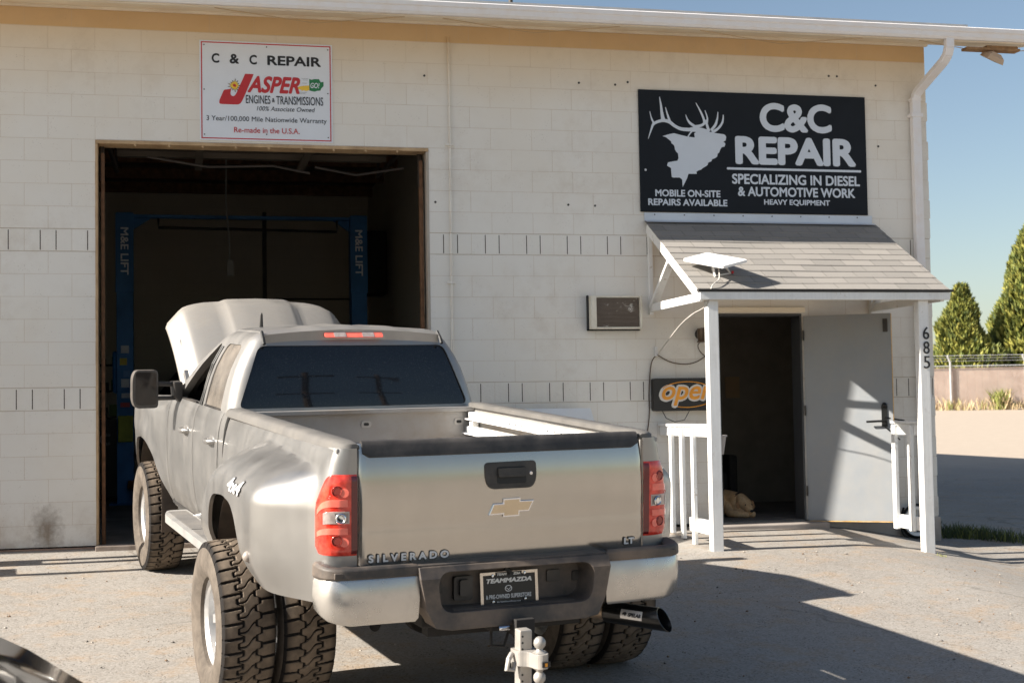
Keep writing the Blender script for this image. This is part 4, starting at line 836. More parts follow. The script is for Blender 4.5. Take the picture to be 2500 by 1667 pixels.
chrome_b = pm('chrome_bright', (.8, .8, .82), .12, 1.0, var=.02)
cap_m = pm('grey_cap_plastic', (.11, .104, .097), .65, var=.14, vs=4, bump=.2, bs=350, dirt=(.18, .165, .145), damt=.5, ds=5)
capt_m = pm('tailgate_cap_plastic', (.03, .028, .027), .5, var=.2, bump=.2, bs=350, dirt=(.16, .14, .125), damt=.45, ds=3)
bedliner = pm('bed_metal', (.33, .32, .31), .5, .4, var=.1, dirt=(.25, .2, .15), damt=.7, ds=3)
bumper_pl = pm('bumper_plastic', (.04, .036, .034), .5, bump=.25, bs=300, dirt=(.24, .18, .135), damt=.75, ds=2.2)
liner_m = pm('wheel_liner_plastic', (.05, .04, .033), .75, dirt=(.16, .12, .09), damt=.7, ds=4)
under_m = pm('underbody_black', (.018, .016, .015), .8)
glass = NT('tinted_glass'); gd = glass.math('MULTIPLY', glass.ramp(glass.noise(160, 2), .6, .75), .10)
glass.set(Base_Color=glass.mix(gd, (.008, .011, .015), (.4, .38, .35)), Roughness=glass.math('ADD', .03, glass.math('MULTIPLY', gd, 2.0))); glass.b.inputs['IOR'].default_value = 1.52; glass_m = glass.m
dg = NT('dusty_side_glass'); dd = dg.ramp(dg.noise(3.5, 5), .35, .65, .25, .62)
dg.set(Base_Color=dg.mix(dd, (.03, .03, .03), (.36, .31, .26)), Roughness=.25); dusty_glass = dg.m
# ---- bedsides with the dually flare
PATH = [(.786, .0), (.83, -.004), (.875, .002), (.915, .02), (.942, .052), (.955, .10), (.958, .2), (.958, .6), (.95, 1.2), (.935, 1.9), (.915, 2.465)]
PL = [0]
for a, b in zip(PATH[:-1], PATH[1:]): PL.append(PL[-1]+sqrt((a[0]-b[0])**2+(a[1]-b[1])**2))
def path(l):
    i = 0
    while i < len(PATH)-2 and l > PL[i+1]: i += 1
    t = (l-PL[i])/(PL[i+1]-PL[i]); a, b = PATH[i], PATH[i+1]
    return a[0]+(b[0]-a[0])*t, a[1]+(b[1]-a[1])*t
def pnorm(l):
    a = path(max(0, l-.03)); b = path(min(PL[-1], l+.03)); d = Vector((b[0]-a[0], b[1]-a[1])).normalized(); return d.y, -d.x
def inset(z): return interp([-.25, -.1, 0, .1, .28, .38, .46, .52, .555, .58], [.035, .014, .004, 0, 0, .012, .028, .044, .06, .078], z)
def flare(y, z):
    if y > 1.15:
        r = sqrt(((y-1.15)/.98)**2+(max(0, z+.14)/.66)**2); q = min(1, max(0, (1-r)/.30)); v = (1-(1-q)**2)*sstep(-.12, .22, q)
    else: q = min(1, max(0, (.52-.05*(1.15-y)-z)/.198)); v = (1-(1-q)**2)*sstep(-.12, .22, q)
    t = min(1, max(0, (y-.11)/.36)); tp = sstep(0, 1, t)*.5+.5*(1-(1-t)**2)
    low = 1-.22*sstep(.0, -.22, z)
    return .245*v*(tp if y < 1.15 else 1)*low
def bside(l, z, off=0.0, s=1):
    x, y = path(l); nx, ny = pnorm(l); w = max(0, nx)
    o = -inset(z)*w+flare(y, z)*w**2+off
    return Vector((s*(x+nx*o), y+ny*o, z))
LS = [PL[-1]*0+v for v in (0, .03, .06, .09, .115, .14, .165, .19, .22, .26)]+[.285+(PL[-1]-.285)*i/110 for i in range(111)]
ZS = [-.3, -.24, -.2, -.16, -.12, -.08, -.04, 0, .04, .08, .12, .16]+[.18+.015*k for k in range(26)]+[.568, .58]
arch = rpoly([(1.60, -.5), (1.575, -.2), (1.575, .06), (1.52, .16), (1.42, .21), (1.15, .235), (.95, .215), (.84, .15), (.76, .05), (.69, -.04), (.58, -.115), (.40, -.165), (.12, -.185), (-.2, -.185), (-.2, -.5)], .06)
sides = {}
for s in (-1, 1):
    mb = MB(); nu, nv = len(LS), len(ZS)
    fo = lambda u, v: bside(LS[round(u*(nu-1))], ZS[round(v*(nv-1))], 0, s); fi = lambda u, v: bside(LS[round(u*(nu-1))], ZS[round(v*(nv-1))], -.022, s)
    mb.slab(fo, fi, nu, nv)
    o = mb.build('bedside', silver, None)
    cut = MB(); cut.prism(arch, lambda a, b: (s*.6, a, b), lambda a, b: (s*1.5, a, b)); boolean(o, cut, smooth=None)
    cut = MB(); cut.box((s*.3, 1.50, -.6), (s*1.5, 3, -.235)); boolean(o, cut, smooth=38); o.parent = tk; sides[s] = o
    sf = o
    # folded lip round the arch
    # round filler / marker lamp on the flare
    p = bside(PL[5]+.45, .03, 0, s)
    mb = MB(); q = Vector((p.x, .60, .0)); pp = bside(PL[-1]*.0+.30+.36, -.005, 0.0, s)
    nrm = Vector((s*.9, -.35, -.15)).normalized(); Mr = nrm.to_track_quat('Z', 'Y').to_matrix().to_4x4(); Mr.translation = pp
    mb.lathe([(.0, .022), (.018, .018), (.027, .005), (.03, -.01)], Mr, 20); mb.build('marker_lamp', pm('marker_grey', (.3, .26, .23), .35, dirt=(.4, .35, .3)), sf, smooth=50)
def onside(s, l0, z0, pts, off):   # (dl, dz) -> surface points
    return [bside(l0+a, z0+b, off, s) for a, b in pts]
# 4x4 badge: glyph vertices wrapped on the flare
for s in (-1, 1):
    for of, gr_, dp, m_ in ((.03, 0, .006, pm('badge_white', (.75, .75, .75), .35, .2)), (.05, .004, .003, dark_steel)):
        c = text('badge', '4x4', m_, Matrix.Identity(4), (-gr_, .27+gr_, -gr_, .115+gr_), offset=of, shear=.2, depth=dp)
        for v in c.data.vertices:
            l = 1.42+PL[5]*0; a = v.co.x; 
            yy = (.98-a*1.12) if s < 0 else (.68+a*1.12)
            ll = next((LS[i] for i in range(len(LS)) if path(LS[i])[1] >= yy), LS[-1]); 
            ll = PL[6]+(yy-.2)*(PL[-1]-PL[6])/(2.465-.2)
            v.co = bside(ll, .282+v.co.z*.66, .003-v.co.y, s)
        c.parent = sides[s]
# ---- tail lamps
red_lens = NT('red_lens'); rz_ = red_lens.noise(26, 4); red_lens.set(Base_Color=red_lens.mix(red_lens.ramp(rz_, .35, .65), (.50, .022, .012), (.82, .075, .045)), Roughness=.12); red_lens.b.inputs['Coat Weight'].default_value = .6
red_light = pm('red_lens_light', (.9, .17, .12), .16, var=.12, vs=30, coat=.6)
red_dark = pm('red_lens_dark', (.13, .006, .008), .1, var=.2, coat=.6)
clear_lens = pm('clear_lens', (.45, .37, .34), .12, .25, var=.25, vs=28, coat=.5)
bulb_m = pm('lamp_bulb', (.30, .04, .03), .15, .3, coat=.5)
def lpatch(mb, s, l0, l1, z0, z1, off, poly=None, nu=14, nv=18, mask=None):
    fo = lambda u, v: bside(l0+(l1-l0)*u, z0+(z1-z0)*v, off, s); fi = lambda u, v: bside(l0+(l1-l0)*u, z0+(z1-z0)*v, off-.012, s)
    mb.slab(fo, fi, nu, nv)
LE = PL[5]+.005
def lampz(l):   # outline: rounded upper outer corner, tapering lower edge
    t = l/LE; top = .455-.125*max(0, (t-.42)/.58)**3; bot = .062+.006*t**2
    if t > .93: bot += .02*((t-.93)/.07)**2
    return bot, top
for s in (-1, 1):
    def band(mb, l0, l1, f0, f1, off, n=16, th=.012):
        fo = lambda u, v: (lambda l: bside(l, lampz(l)[0]+(lampz(l)[1]-lampz(l)[0])*(f0+(f1-f0)*v), off*(1-.8*max(0, (abs(v-.5)-.44)/.06)), s))(l0+(l1-l0)*u)
        fi = lambda u, v: (lambda l: bside(l, lampz(l)[0]+(lampz(l)[1]-lampz(l)[0])*(f0+(f1-f0)*v), off-th, s))(l0+(l1-l0)*u)
        mb.slab(fo, fi, n, 16)
    mb = MB(); band(mb, .002, LE, 0, 1, .010); tl = mb.build('taillight', red_lens.m, tk, smooth=40)
    mb = MB(); band(mb, .002, .032, .005, .995, .0115, 4); mb.build('dark_edge', red_dark, tl, smooth=40)
    mb = MB(); band(mb, .05, LE-.02, .26, .35, .0125); band(mb, .05, LE-.02, .60, .70, .0125); mb.build('reflector_band', red_light, tl, smooth=40)
    mb = MB(); band(mb, .042, .165, .39, .56, .0125, 8); rl = mb.build('reverse_lens', clear_lens, tl, smooth=40)
    mb = MB(); band(mb, .048, .108, .41, .54, .0135, 6); mb.build('lens_bezel', pm('lens_grey', (.25, .23, .22), .2, .5), rl, smooth=40)
    for f in (.19, .80):
        l = .10; b0, t0 = lampz(l); pz = b0+(t0-b0)*f; p = bside(l, pz, .012, s); nn = pnorm(l); nr = Vector((s*nn[0], nn[1], 0)); Mr = nr.to_track_quat('Z', 'Y').to_matrix().to_4x4(); Mr.translation = p
        mb = MB(); mb.lathe([(.0, .001), (.018, .001), (.018, -.006)], Mr, 20); mb.lathe([(.020, -.004), (.024, .003), (.028, -.004)], Mr, 20, closed=True)
        mb.build('bulb', bulb_m, tl, smooth=40)
        mb = MB(); p2 = bside(.066, pz-.008, .013, s); Mr.translation = p2; mb.lathe([(.0, .001), (.022, .001), (.022, -.004)], Mr, 20); mb.build('round_reflector', red_light, tl, smooth=40)
    l, pz = .125, lampz(.12)[0]+.475*(lampz(.12)[1]-lampz(.12)[0]); pz = .245; p = bside(.082, pz, .0145, s); Mr.translation = p
    mb = MB(); mb.lathe([(.018, .0), (.022, .004), (.026, .0)], Mr, 20, closed=True); mb.lathe([(.0, .003), (.015, .001), (.015, -.003)], Mr, 16); mb.build('reverse_bulb', chrome_b, rl, smooth=40)
# ---- bed
mb = MB()
mb.box((-.80, .06, -.02), (.80, 2.44, .0))
for s in (-1, 1):
    mb.box((s*.80, .06, .0), (s*.83, 2.44, .575)); mb.box((s*.55, .72, .001), (s*.799, 1.6, .23)); mb.box((s*.80, .02, .555), (s*.885, 2.455, .579))
mb.box((-.80, 2.441, -.02), (.80, 2.475, .583)); mb.box((-.79, 2.405, .0), (.79, 2.44, .33)); mb.box((-.79, 2.425, .33), (.79, 2.44, .36)); mb.box((-.80, 2.40, .555), (.80, 2.44, .586))
for k in range(9): mb.box((-.5+k*.12, .07, .0005), (-.45+k*.12, 2.40, .014))
bed = mb.build('bed', bedliner, tk, bevel=.006)
mb = MB()
for x in (-.62, .04, .70): mb.prism(rrect(x-.035, x+.035, .462, .505, .018), lambda a, b: (a, 2.4395, b), lambda a, b: (a, 2.436, b))
mb.build_parts('tie_down_plate', pm('latch_frame', (.4, .38, .36), .5, .4), bed)
mb = MB()
for x in (-.62, .04, .70): mb.prism(rrect(x-.018, x+.018, .474, .494, .009), lambda a, b: (a, 2.4355, b), lambda a, b: (a, 2.434, b))
mb.build_parts('tie_down_hole', rubber_seal, bed)
mb = MB()
for s in (-1, 1):
    mb = MB(); rows = []
    yl = [.012, .03, .06, .12, .25]+[.25+k*.22 for k in range(1, 11)]
    for y in yl:
        e = interp([.012, .03, .06, .12, .25, 3], [.825, .855, .872, .882, .886, .89], y); i_ = interp([.012, .12, 3], [.775, .775, .775], y); tz = .612-.012*sstep(.1, .0, y)
        rows.append([Vector((s*i_, y, .581)), Vector((s*i_, y, tz-.006)), Vector((s*(i_+.012), y, tz)), Vector((s*(e-.022), y, tz)), Vector((s*(e-.003), y, tz-.014)), Vector((s*(e+.004), y, tz-.05)), Vector((s*(e-.004), y, tz-.052)), Vector((s*(e-.02), y, .581))])
    mb.loft(rows); mb.build('bed_rail_cap', cap_m, tk, smooth=45)
# ---- tailgate
def tgy(z): return interp([0, .03, .08, .15, .19, .24, .30, .36, .42, .47, .52, .56, .60], [-.012, -.0145, -.016, -.0175, -.0150, -.0165, -.017, -.0155, -.011, -.004, .006, .016, .03], z)
zt = [0, .008, .03, .06, .09, .12, .15, .17, .19, .21, .24, .27, .30, .33, .36, .39, .42, .445, .47, .495, .52, .54, .56, .58, .60]
xt = [-.778, -.772, -.76]+[-.74+1.48*k/24 for k in range(25)]+[.76, .772, .778]
def tgp(x, z):
    e = max(0, abs(x)-.755)/.023; cr = .004*(1-(x/.78)**2)
    return Vector((x, tgy(z)-cr+.012*e*e, z))
mb = MB(); mb.slab(lambda u, v: tgp(xt[round(u*(len(xt)-1))], zt[round(v*(len(zt)-1))]), lambda u, v: Vector((xt[round(u*(len(xt)-1))], .055, zt[round(v*(len(zt)-1))])), len(xt), len(zt))
tg = mb.build('tailgate', silver2, tk, smooth=40)
mb = MB(); rows = []
for x in [-.757, -.75, -.735]+[-.72+1.44*k/12 for k in range(13)]+[.735, .75, .757]:
    e = max(0, abs(x)-.72)/.037; zb = .532+.02*e; cr = .006*(1-(x/.78)**2)
    rows.append([Vector((x, tgy(zb)-.004-cr, zb)), Vector((x, tgy(zb)-.012-cr, zb+.004)), Vector((x, .008-cr, .588)), Vector((x, .018-cr, .606)), Vector((x, .03-cr, .612)), Vector((x, .052, .612)), Vector((x, .062, .60)), Vector((x, .062, .57)), Vector((x, .04, .57))])
mb.loft(rows); mb.build('tailgate_cap', capt_m, tg, smooth=35)
yh = tgy(.42)-.004
hb = rpoly([(-.122, .485), (.158, .488), (.160, .40), (.135, .352), (-.10, .352), (-.124, .40)], [.02, .02, .05, .03, .03, .05])
def tgm(d): return lambda a, b: (a, tgy(b)-.004-d, b)
mb = MB(); mb.prism(hb, tgm(-.004), tgm(.009)); hz = mb.build('handle_bezel', black_plastic, tg, bevel=.005)
mb = MB(); mb.prism(rrect(-.06, .10, .378, .462, .012), tgm(.0085), tgm(.0102)); mb.build('handle_recess', rubber_seal, hz)
mb = MB(); mb.prism(rrect(-.056, .096, .412, .456, .01), tgm(.010), tgm(.022)); mb.build('handle_lever', black_plastic, hz, bevel=.005)
mb = MB(); Mr = Matrix.Translation((.128, tgy(.42)-.013, .425)) @ Matrix.Rotation(rad(90), 4, 'X'); mb.lathe([(0, .003), (.008, .003), (.010, 0)], Mr, 16); mb.box((.1265, tgy(.42)-.018, .421), (.1295, tgy(.42)-.0155, .429)); mb.build('lock', chrome_b, hz, smooth=40)
bt = [(488,577),(582,575),(582,590),(657,590),(628,648),(577,648),(577,670),(487,672),(487,657),(410,660),(437,600),(488,600)]
def btp(k): cx, cz = 533, 624; return [((p[0]-cx)*.00102*k+.018, -(p[1]-cz)*.00098*k+.256) for p in bt]
def shrink(poly, d):
    out = []
    for i in range(len(poly)):
        a, b, c = Vector(poly[i-1]), Vector(poly[i]), Vector(poly[(i+1) % len(poly)]); n1 = Vector((-(b-a).y, (b-a).x)).normalized(); n2 = Vector((-(c-b).y, (c-b).x)).normalized(); m = n1+n2; m = m/max(.3, m.dot(n1)); out.append((b.x-m.x*d*-1*-1, b.y-m.y*d*-1*-1))
    return out
mb = MB(); mb.prism(btp(1), tgm(0), tgm(.009)); em = mb.build('emblem', chrome_b, tg, bevel=.003)
bi = shrink(btp(1), .0075)
if (max(p[0] for p in bi)-min(p[0] for p in bi)) > .25: bi = shrink(btp(1), -.0075)
mb = MB(); mb.prism(bi, tgm(.0085), tgm(.0105)); mb.build('emblem_fill', pm('emblem_gold', (.80, .60, .38), .4, .2, var=.06), em)
letter_m = pm('badge_chrome', (.82, .81, .79), .35, .1, var=.03)
def tgtext(body, bx, of, sp=1.0):
    c = text('badge_lettering', body, letter_m, Matrix.Identity(4), bx, offset=of, depth=.004, spacing=sp)
    for v in c.data.vertices: v.co.y += tgy(v.co.z)-.006
    c.parent = tg; bk_ = []
    g = .004; c = text('badge_edge', body, dark_steel, Matrix.Identity(4), (bx[0]-g, bx[1]+g, bx[2]-g, bx[3]+g), offset=of+.05, depth=.002, spacing=sp)
    for v in c.data.vertices: v.co.y += tgy(v.co.z)-.006
    c.parent = tg
tgtext('SILVERADO', (-.735, -.318, .024, .062), .045, 1.6); tgtext('LT', (.664, .724, .028, .062), .045, 1.1)
# ---- rear bumper
YB = -.12
bp = [(.985, .07), (.982, -.0), (.965, -.06), (.925, -.098), (.86, -.115), (.70, YB), (.51, YB-.004)]
def bpath(s): return [(s*a, b) for a, b in bp]
for s in (-1, 1):
    mb = MB(); rows = []
    for i, (x, y) in enumerate(bpath(s)):
        d = Vector((-s*.0, 1)); w = min(1, i/3); cen = Vector((s*.7, .1)); inn = (cen-Vector((x, y))).normalized()
        zb = -.215-.045*min(1, i/4); zt_ = -.035-.012*(1-min(1, i/3))
        P = lambda off, z: Vector((x+inn.x*off, y+inn.y*off, z))
        rows.append([P(.01, zt_+.004), P(0, zt_-.01), P(-.004, (zt_+zb)/2), P(.004, zb+.02), P(.022, zb), P(.05, zb+.004), P(.05, zt_)])
    mb.loft(rows); bmp = mb.build('bumper_corner', chrome, tk, smooth=40)
bu = None
for s in (-1, 1):
    mb = MB(); rows = []
    for i, (x, y) in enumerate(bpath(s)):
        cen = Vector((s*.7, .1)); inn = (cen-Vector((x, y))).normalized(); P = lambda off, z: Vector((x+inn.x*off, y+inn.y*off, z))
        k = 1-min(1, i/3); tz = .022+.012*k
        inw = .05 if i < 4 else .12
        rows.append([P(.004, -.036-.01*k), P(-.006, -.03), P(-.004, tz-.012), P(.008, tz), P(.035, tz), P(inw+.02, tz-.02 if i > 3 else tz-.01), P(inw+.03, -.03)])
    mb.loft(rows)
    mb.box((s*.52, -.112, -.03), (s*.93, .055, .001))
    for r in range(6):
        for q in range(3): mb.box((s*(.56+q*.105), -.1+r*.018, .001), (s*(.655+q*.105), -.09+r*.018, .009))
    bb_ = mb.build('bumper_pad', bumper_pl, bu or tk, bevel=.008, smooth=35)
    bu = bu or bb_
mb = MB(); outp = [(-.515, .004), (.515, .004), (.515, -.05), (.487, -.20), (.44, -.29), (.36, -.305), (-.36, -.305), (-.44, -.29), (-.487, -.20), (-.515, -.05)]
mb.prism(outp, lambda a, b: (a, YB-.045-.012*(b < -.2)+.03*(b > -.03), b), lambda a, b: (a, .05, b))
bc_ = mb.build('bumper_centre', bumper_pl, bu)
cut = MB(); rec = rpoly([(-.40, -.022), (.40, -.022), (.43, -.07), (.415, -.19), (.375, -.222), (-.375, -.222), (-.415, -.19), (-.43, -.07)], .04, 5)
cut.loft([[Vector((a*1.06, -.35, -.12+(b+.12)*1.06)) for a, b in rec], [Vector((a*.93, -.022, -.12+(b+.12)*.93)) for a, b in rec]]); bc_.parent = None; boolean(bc_, cut, smooth=None); bc_.parent = bu
bv = bc_.modifiers.new('bevel', 'BEVEL'); bv.width = .012; bv.segments = 3; bv.limit_method = 'ANGLE'; bv.angle_limit = rad(40)
mb = MB()
for r in range(4): mb.box((-.33, -.125+r*.022, -.2235), (.33, -.113+r*.022, -.216))
mb.build('step_rib', bumper_pl, bc_)
mb = MB(); mb.box((-.51, YB+.004, .0), (.51, .05, .012)); mb.build('bumper_top', bumper_pl, bu, bevel=.005)
mb = MB(); mb.prism(rrect(-.30, -.20, -.19, -.07, .015), lambda a, b: (a, -.0205, b), lambda a, b: (a, -.05, b)); mb.prism(rrect(-.275, -.225, -.165, -.085, .01), lambda a, b: (a, -.0505, b), lambda a, b: (a, -.07, b)); mb.build('trailer_socket', black_plastic, bu, bevel=.005)
mb = MB(); mb.prism(rrect(.215, .29, -.135, -.075, .008), lambda a, b: (a, -.0205, b), lambda a, b: (a, -.032, b)); mb.prism(rrect(-.395, -.355, -.15, -.10, .008), lambda a, b: (a, -.0205, b), lambda a, b: (a, -.032, b)); mb.prism(rrect(.36, .40, -.14, -.09, .008), lambda a, b: (a, -.0205, b), lambda a, b: (a, -.032, b)); mb.build_parts('bumper_plug', black_plastic, bu, bevel=.004)
mb = MB(); mb.box((-.21, -.012, -.003), (.30, .03, .012)); mb.build('centre_lamp', red_dark, tk, bevel=.003)
# licence plate
PM = Matrix.Translation((-.005, -.055, -.142)) @ Matrix.Rotation(rad(-6), 4, 'X')
def pp_(y): return (lambda a, b: PM @ Vector((a, y, b)))
mb = MB(); mb.prism(rrect(-.152, .152, -.076, .076, .01), pp_(0), pp_(.003)); lp = mb.build('licence_plate', pm('plate_black', (.012, .011, .011), .35), tk)
mb = MB()
for a, b in (((-.158, -.080), (-.142, .082)), ((.142, -.080), (.158, .082))): mb.box((a[0], -.006, a[1]), (b[0], -.0005, b[1]), M=PM)
mb.box((-.1419, -.006, .066), (-.075, -.0005, .082), M=PM); mb.box((.07, -.006, .066), (.1419, -.0005, .082), M=PM); mb.box((-.0749, -.0055, .079), (.0699, -.0005, .082), M=PM); mb.box((-.1419, -.006, -.080), (.1419, -.0005, -.075), M=PM)
mb.build('plate_frame', pm('plate_frame_chrome', (.75, .66, .58), .25, .8), lp, bevel=.0012)
mb = MB(); mb.box((-.0749, -.0045, .0585), (.0699, -.0005, .0785), M=PM); mb.box((-.09, -.0045, -.0745), (.075, -.0005, -.064), M=PM); mb.build_parts('frame_banner', ink_black, lp)
lw = pm('plate_white', (.75, .74, .72), .4, var=.02)
text('lettering', 'TEAMMAZDA', lw, PM @ Matrix.Translation((0, -.0005, 0)), (-.123, .125, .026, .049), parent=lp, offset=.05, shear=.25, depth=.001)
text('lettering', '& PRE-OWNED SUPERSTORE', lw, PM @ Matrix.Translation((0, -.0005, 0)), (-.128, .120, -.052, -.031), parent=lp, offset=.015, depth=.001)
text('lettering', 'TEAM', lw, PM @ Matrix.Translation((0, -.0046, 0)), (-.066, -.012, .0625, .0745), parent=lp, offset=.05, shear=.25, depth=.001)
text('lettering', 'ZDA', lw, PM @ Matrix.Translation((0, -.0046, 0)), (.022, .062, .0625, .0745), parent=lp, offset=.05, shear=.25, depth=.001)
text('lettering', 'GoTEAMSaveMoney.com', lw, PM @ Matrix.Translation((0, -.0046, 0)), (-.07, .06, -.0735, -.0645), parent=lp, shear=.2, depth=.0008)
mb = MB(); Mr = PM @ Matrix.Translation((-.004, -.001, -.004)) @ Matrix.Rotation(rad(90), 4, 'X') @ Matrix.Scale(.82, 4, (0, 1, 0)); mb.lathe([(.0155, 0), (.0195, 0), (.0195, .001), (.0155, .001)], Mr, 32, closed=True)
for s in (-1, 1): mb.tube([PM @ Vector((-.004+s*.017, -.0015, .003)), PM @ Vector((-.004+s*.010, -.0015, -.002)), PM @ Vector((-.004+s*.004, -.0015, -.006)), PM @ Vector((-.004, -.0015, -.013))], .0016, 5)
mb.build('plate_emblem', lw, lp)
mb = MB()
for x, z in ((-.09, .064), (.085, .068), (-.09, -.066), (.085, -.062)): mb.lathe([(0, .005), (.006, .004), (.009, 0)], PM @ Matrix.Translation((x, -.005, z)) @ Matrix.Rotation(rad(90), 4, 'X'), 12)
mb.build_parts('plate_bolt', chrome_b, lp, smooth=40)
mb = MB(); mb.tube([PM @ Vector((-.02, -.005, .098)), PM @ Vector((-.004, -.008, .088)), PM @ Vector((.006, -.008, .070))], .012, 8); mb.build('plate_lamp', rubber_seal, lp, smooth=40)
# ---- hitch
HY = -.33
mb = MB(); mb.box((-.42, .0, -.37), (.42, .09, -.30)); mb.box((-.04, -.24, -.355), (.04, .2, -.275)); mb.box((-.05, -.25, -.365), (.05, -.215, -.265)); mb.box((-.14, -.15, -.335), (-.06, -.02, -.29)); mb.tube([(-.12, -.1, -.33), (-.13, -.12, -.41), (-.06, -.12, -.42), (-.03, -.1, -.36)], .008, 6); hi = mb.build('hitch_receiver', under_m, tk, bevel=.006)
mb = MB(); mb.cyl((-.115, -.18, -.315), (-.06, -.18, -.315), .013, 12); mb.build('hitch_pin', chrome_b, hi, smooth=40)
alu = pm('cast_aluminium', (.40, .385, .36), .42, .5, var=.08, vs=12, dirt=(.4, .33, .27), damt=.45, ds=9, bump=.1, bs=120)
mb = MB(); mb.box((-.071, HY-.012, -.66), (-.006, HY+.055, -.296)); ba = mb.build('drop_shank', alu, tk, bevel=.006)
mb = MB()
for k in range(11):
    if k in (3, 4, 5): continue
    mb.cyl((-.0575, HY-.0135, -.325-k*.031), (-.0575, HY-.0115, -.325-k*.031), .0055, 8)
mb.build_parts('shank_hole', rubber_seal, ba)
pl_ = rpoly([(-.092, HY+.06), (-.092, HY-.03), (-.04, HY-.06), (-.035, HY-.12), (.0, HY-.145), (.035, HY-.12), (.045, HY-.05), (.02, HY-.02), (.02, HY+.06)], [.01, .02, .03, .04, .04, .04, .03, .02, .01])
mb = MB(); mb.prism(pl_, lambda a, b: (a, b, -.392), lambda a, b: (a, b, -.462)); pt_ = mb.build('ball_mount', alu, tk, bevel=.005)
for zc, sg_ in ((-.345, 1), (-.512, -1)):
    mb = MB(); Mr = Matrix.Translation((.0, HY-.085, zc)) @ (Matrix.Identity(4) if sg_ > 0 else Matrix.Rotation(pi, 4, 'X'))
    mb.lathe([(.0, .031), (.010, .0305), (.02, .024), (.028, .012), (.030, 0), (.028, -.012), (.021, -.022), (.015, -.027), (.016, -.034), (.026, -.041), (.034, -.046)], Mr, 24); mb.build('tow_ball', alu, pt_, smooth=50)
mb = MB(); mb.box((-.012, HY-.1465, -.45), (.03, HY-.1385, -.425)); mb.build('sticker', ink_black, pt_); mb = MB(); mb.box((-.0, HY-.1475, -.446), (.014, HY-.1468, -.430)); mb.build('sticker_mark', ink_orange, pt_)
mb = MB(); mb.tube([(-.10, HY+.02, -.41), (-.125, HY+.0, -.43), (-.135, HY-.0, -.48), (-.10, HY+.0, -.485), (-.092, HY+.01, -.45)], .013, 8); mb.tube([(.02, HY+.0, -.41), (.055, HY-.02, -.415), (.06, HY-.02, -.43)], .008, 8); mb.build_parts('pin_handle', alu, pt_, smooth=45)
# ---- exhaust tip
e0 = Vector((.50, .34, -.35)); e1 = Vector((.845, -.135, -.362)); ed = (e1-e0).normalized()
mb = MB(); mb.tube([e0, e0.lerp(e1, .45)], .046, 24); mb.build('exhaust_pipe', pm('pipe_steel', (.35, .27, .2), .45, .7), tk, smooth=40)
a = ed.cross(Vector((0, 0, 1))).normalized(); b = a.cross(ed)
def ering(t, r, cutd=0.0): return [e0+ed*(t+cutd*cos(2*pi*k/28)*0-cutd*sin(2*pi*k/28))+(a*cos(2*pi*k/28)+b*sin(2*pi*k/28))*r for k in range(28)]
Lx = (e1-e0).length
mb = MB(); mb.loft([ering(Lx*.42, .052), ering(Lx*.45, .058), ering(Lx, .060, .035), ering(Lx+.001, .056, .035), ering(Lx*.5, .052)], True, False); ext = mb.build('exhaust_tip', pm('exhaust_black', (.01, .01, .01), .22, .2), tk, smooth=40)
# maker's plate on the visible side of the tip
cd_ = (TMX.inverted() @ CAM_LOC-e1).normalized(); sd2 = (cd_-ed*cd_.dot(ed)).normalized(); up2 = ed.cross(sd2)
if up2.z < 0: up2 = -up2
pc_ = e0+ed*(Lx*.72)+sd2*.0
EM = Matrix(((ed.x, -sd2.x, up2.x, pc_.x), (ed.y, -sd2.y, up2.y, pc_.y), (ed.z, -sd2.z, up2.z, pc_.z), (0, 0, 0, 1)))
def curv(a, b, o=0): r = .0598+o; th = b/.06; return EM @ Vector((a, -r*cos(th), r*sin(th)))
mb = MB(); mb.slab(lambda u, v: curv(-.062+.124*u, -.024+.048*v, .002), lambda u, v: curv(-.062+.124*u, -.024+.048*v, -.004), 4, 8); ep = mb.build('maker_plate', pm('plate_alu', (.72, .7, .68), .35, .6), ext)
c = text('lettering', 'SPELAB', ink_black, Matrix.Identity(4), (-.018, .056, -.011, .009), offset=.05, shear=.25, depth=.001)
for v in c.data.vertices: v.co = curv(v.co.x, v.co.z, .0025-v.co.y)
c.parent = ep
mb = MB(); mb.prism([(-.054, -.004), (-.046, .008), (-.034, .011), (-.024, .006), (-.028, -.002), (-.034, -.010), (-.040, -.004)], lambda a, b: curv(a, b, .0022), lambda a, b: curv(a, b, .0034)); mb.build('plate_mark', ink_black, ep)
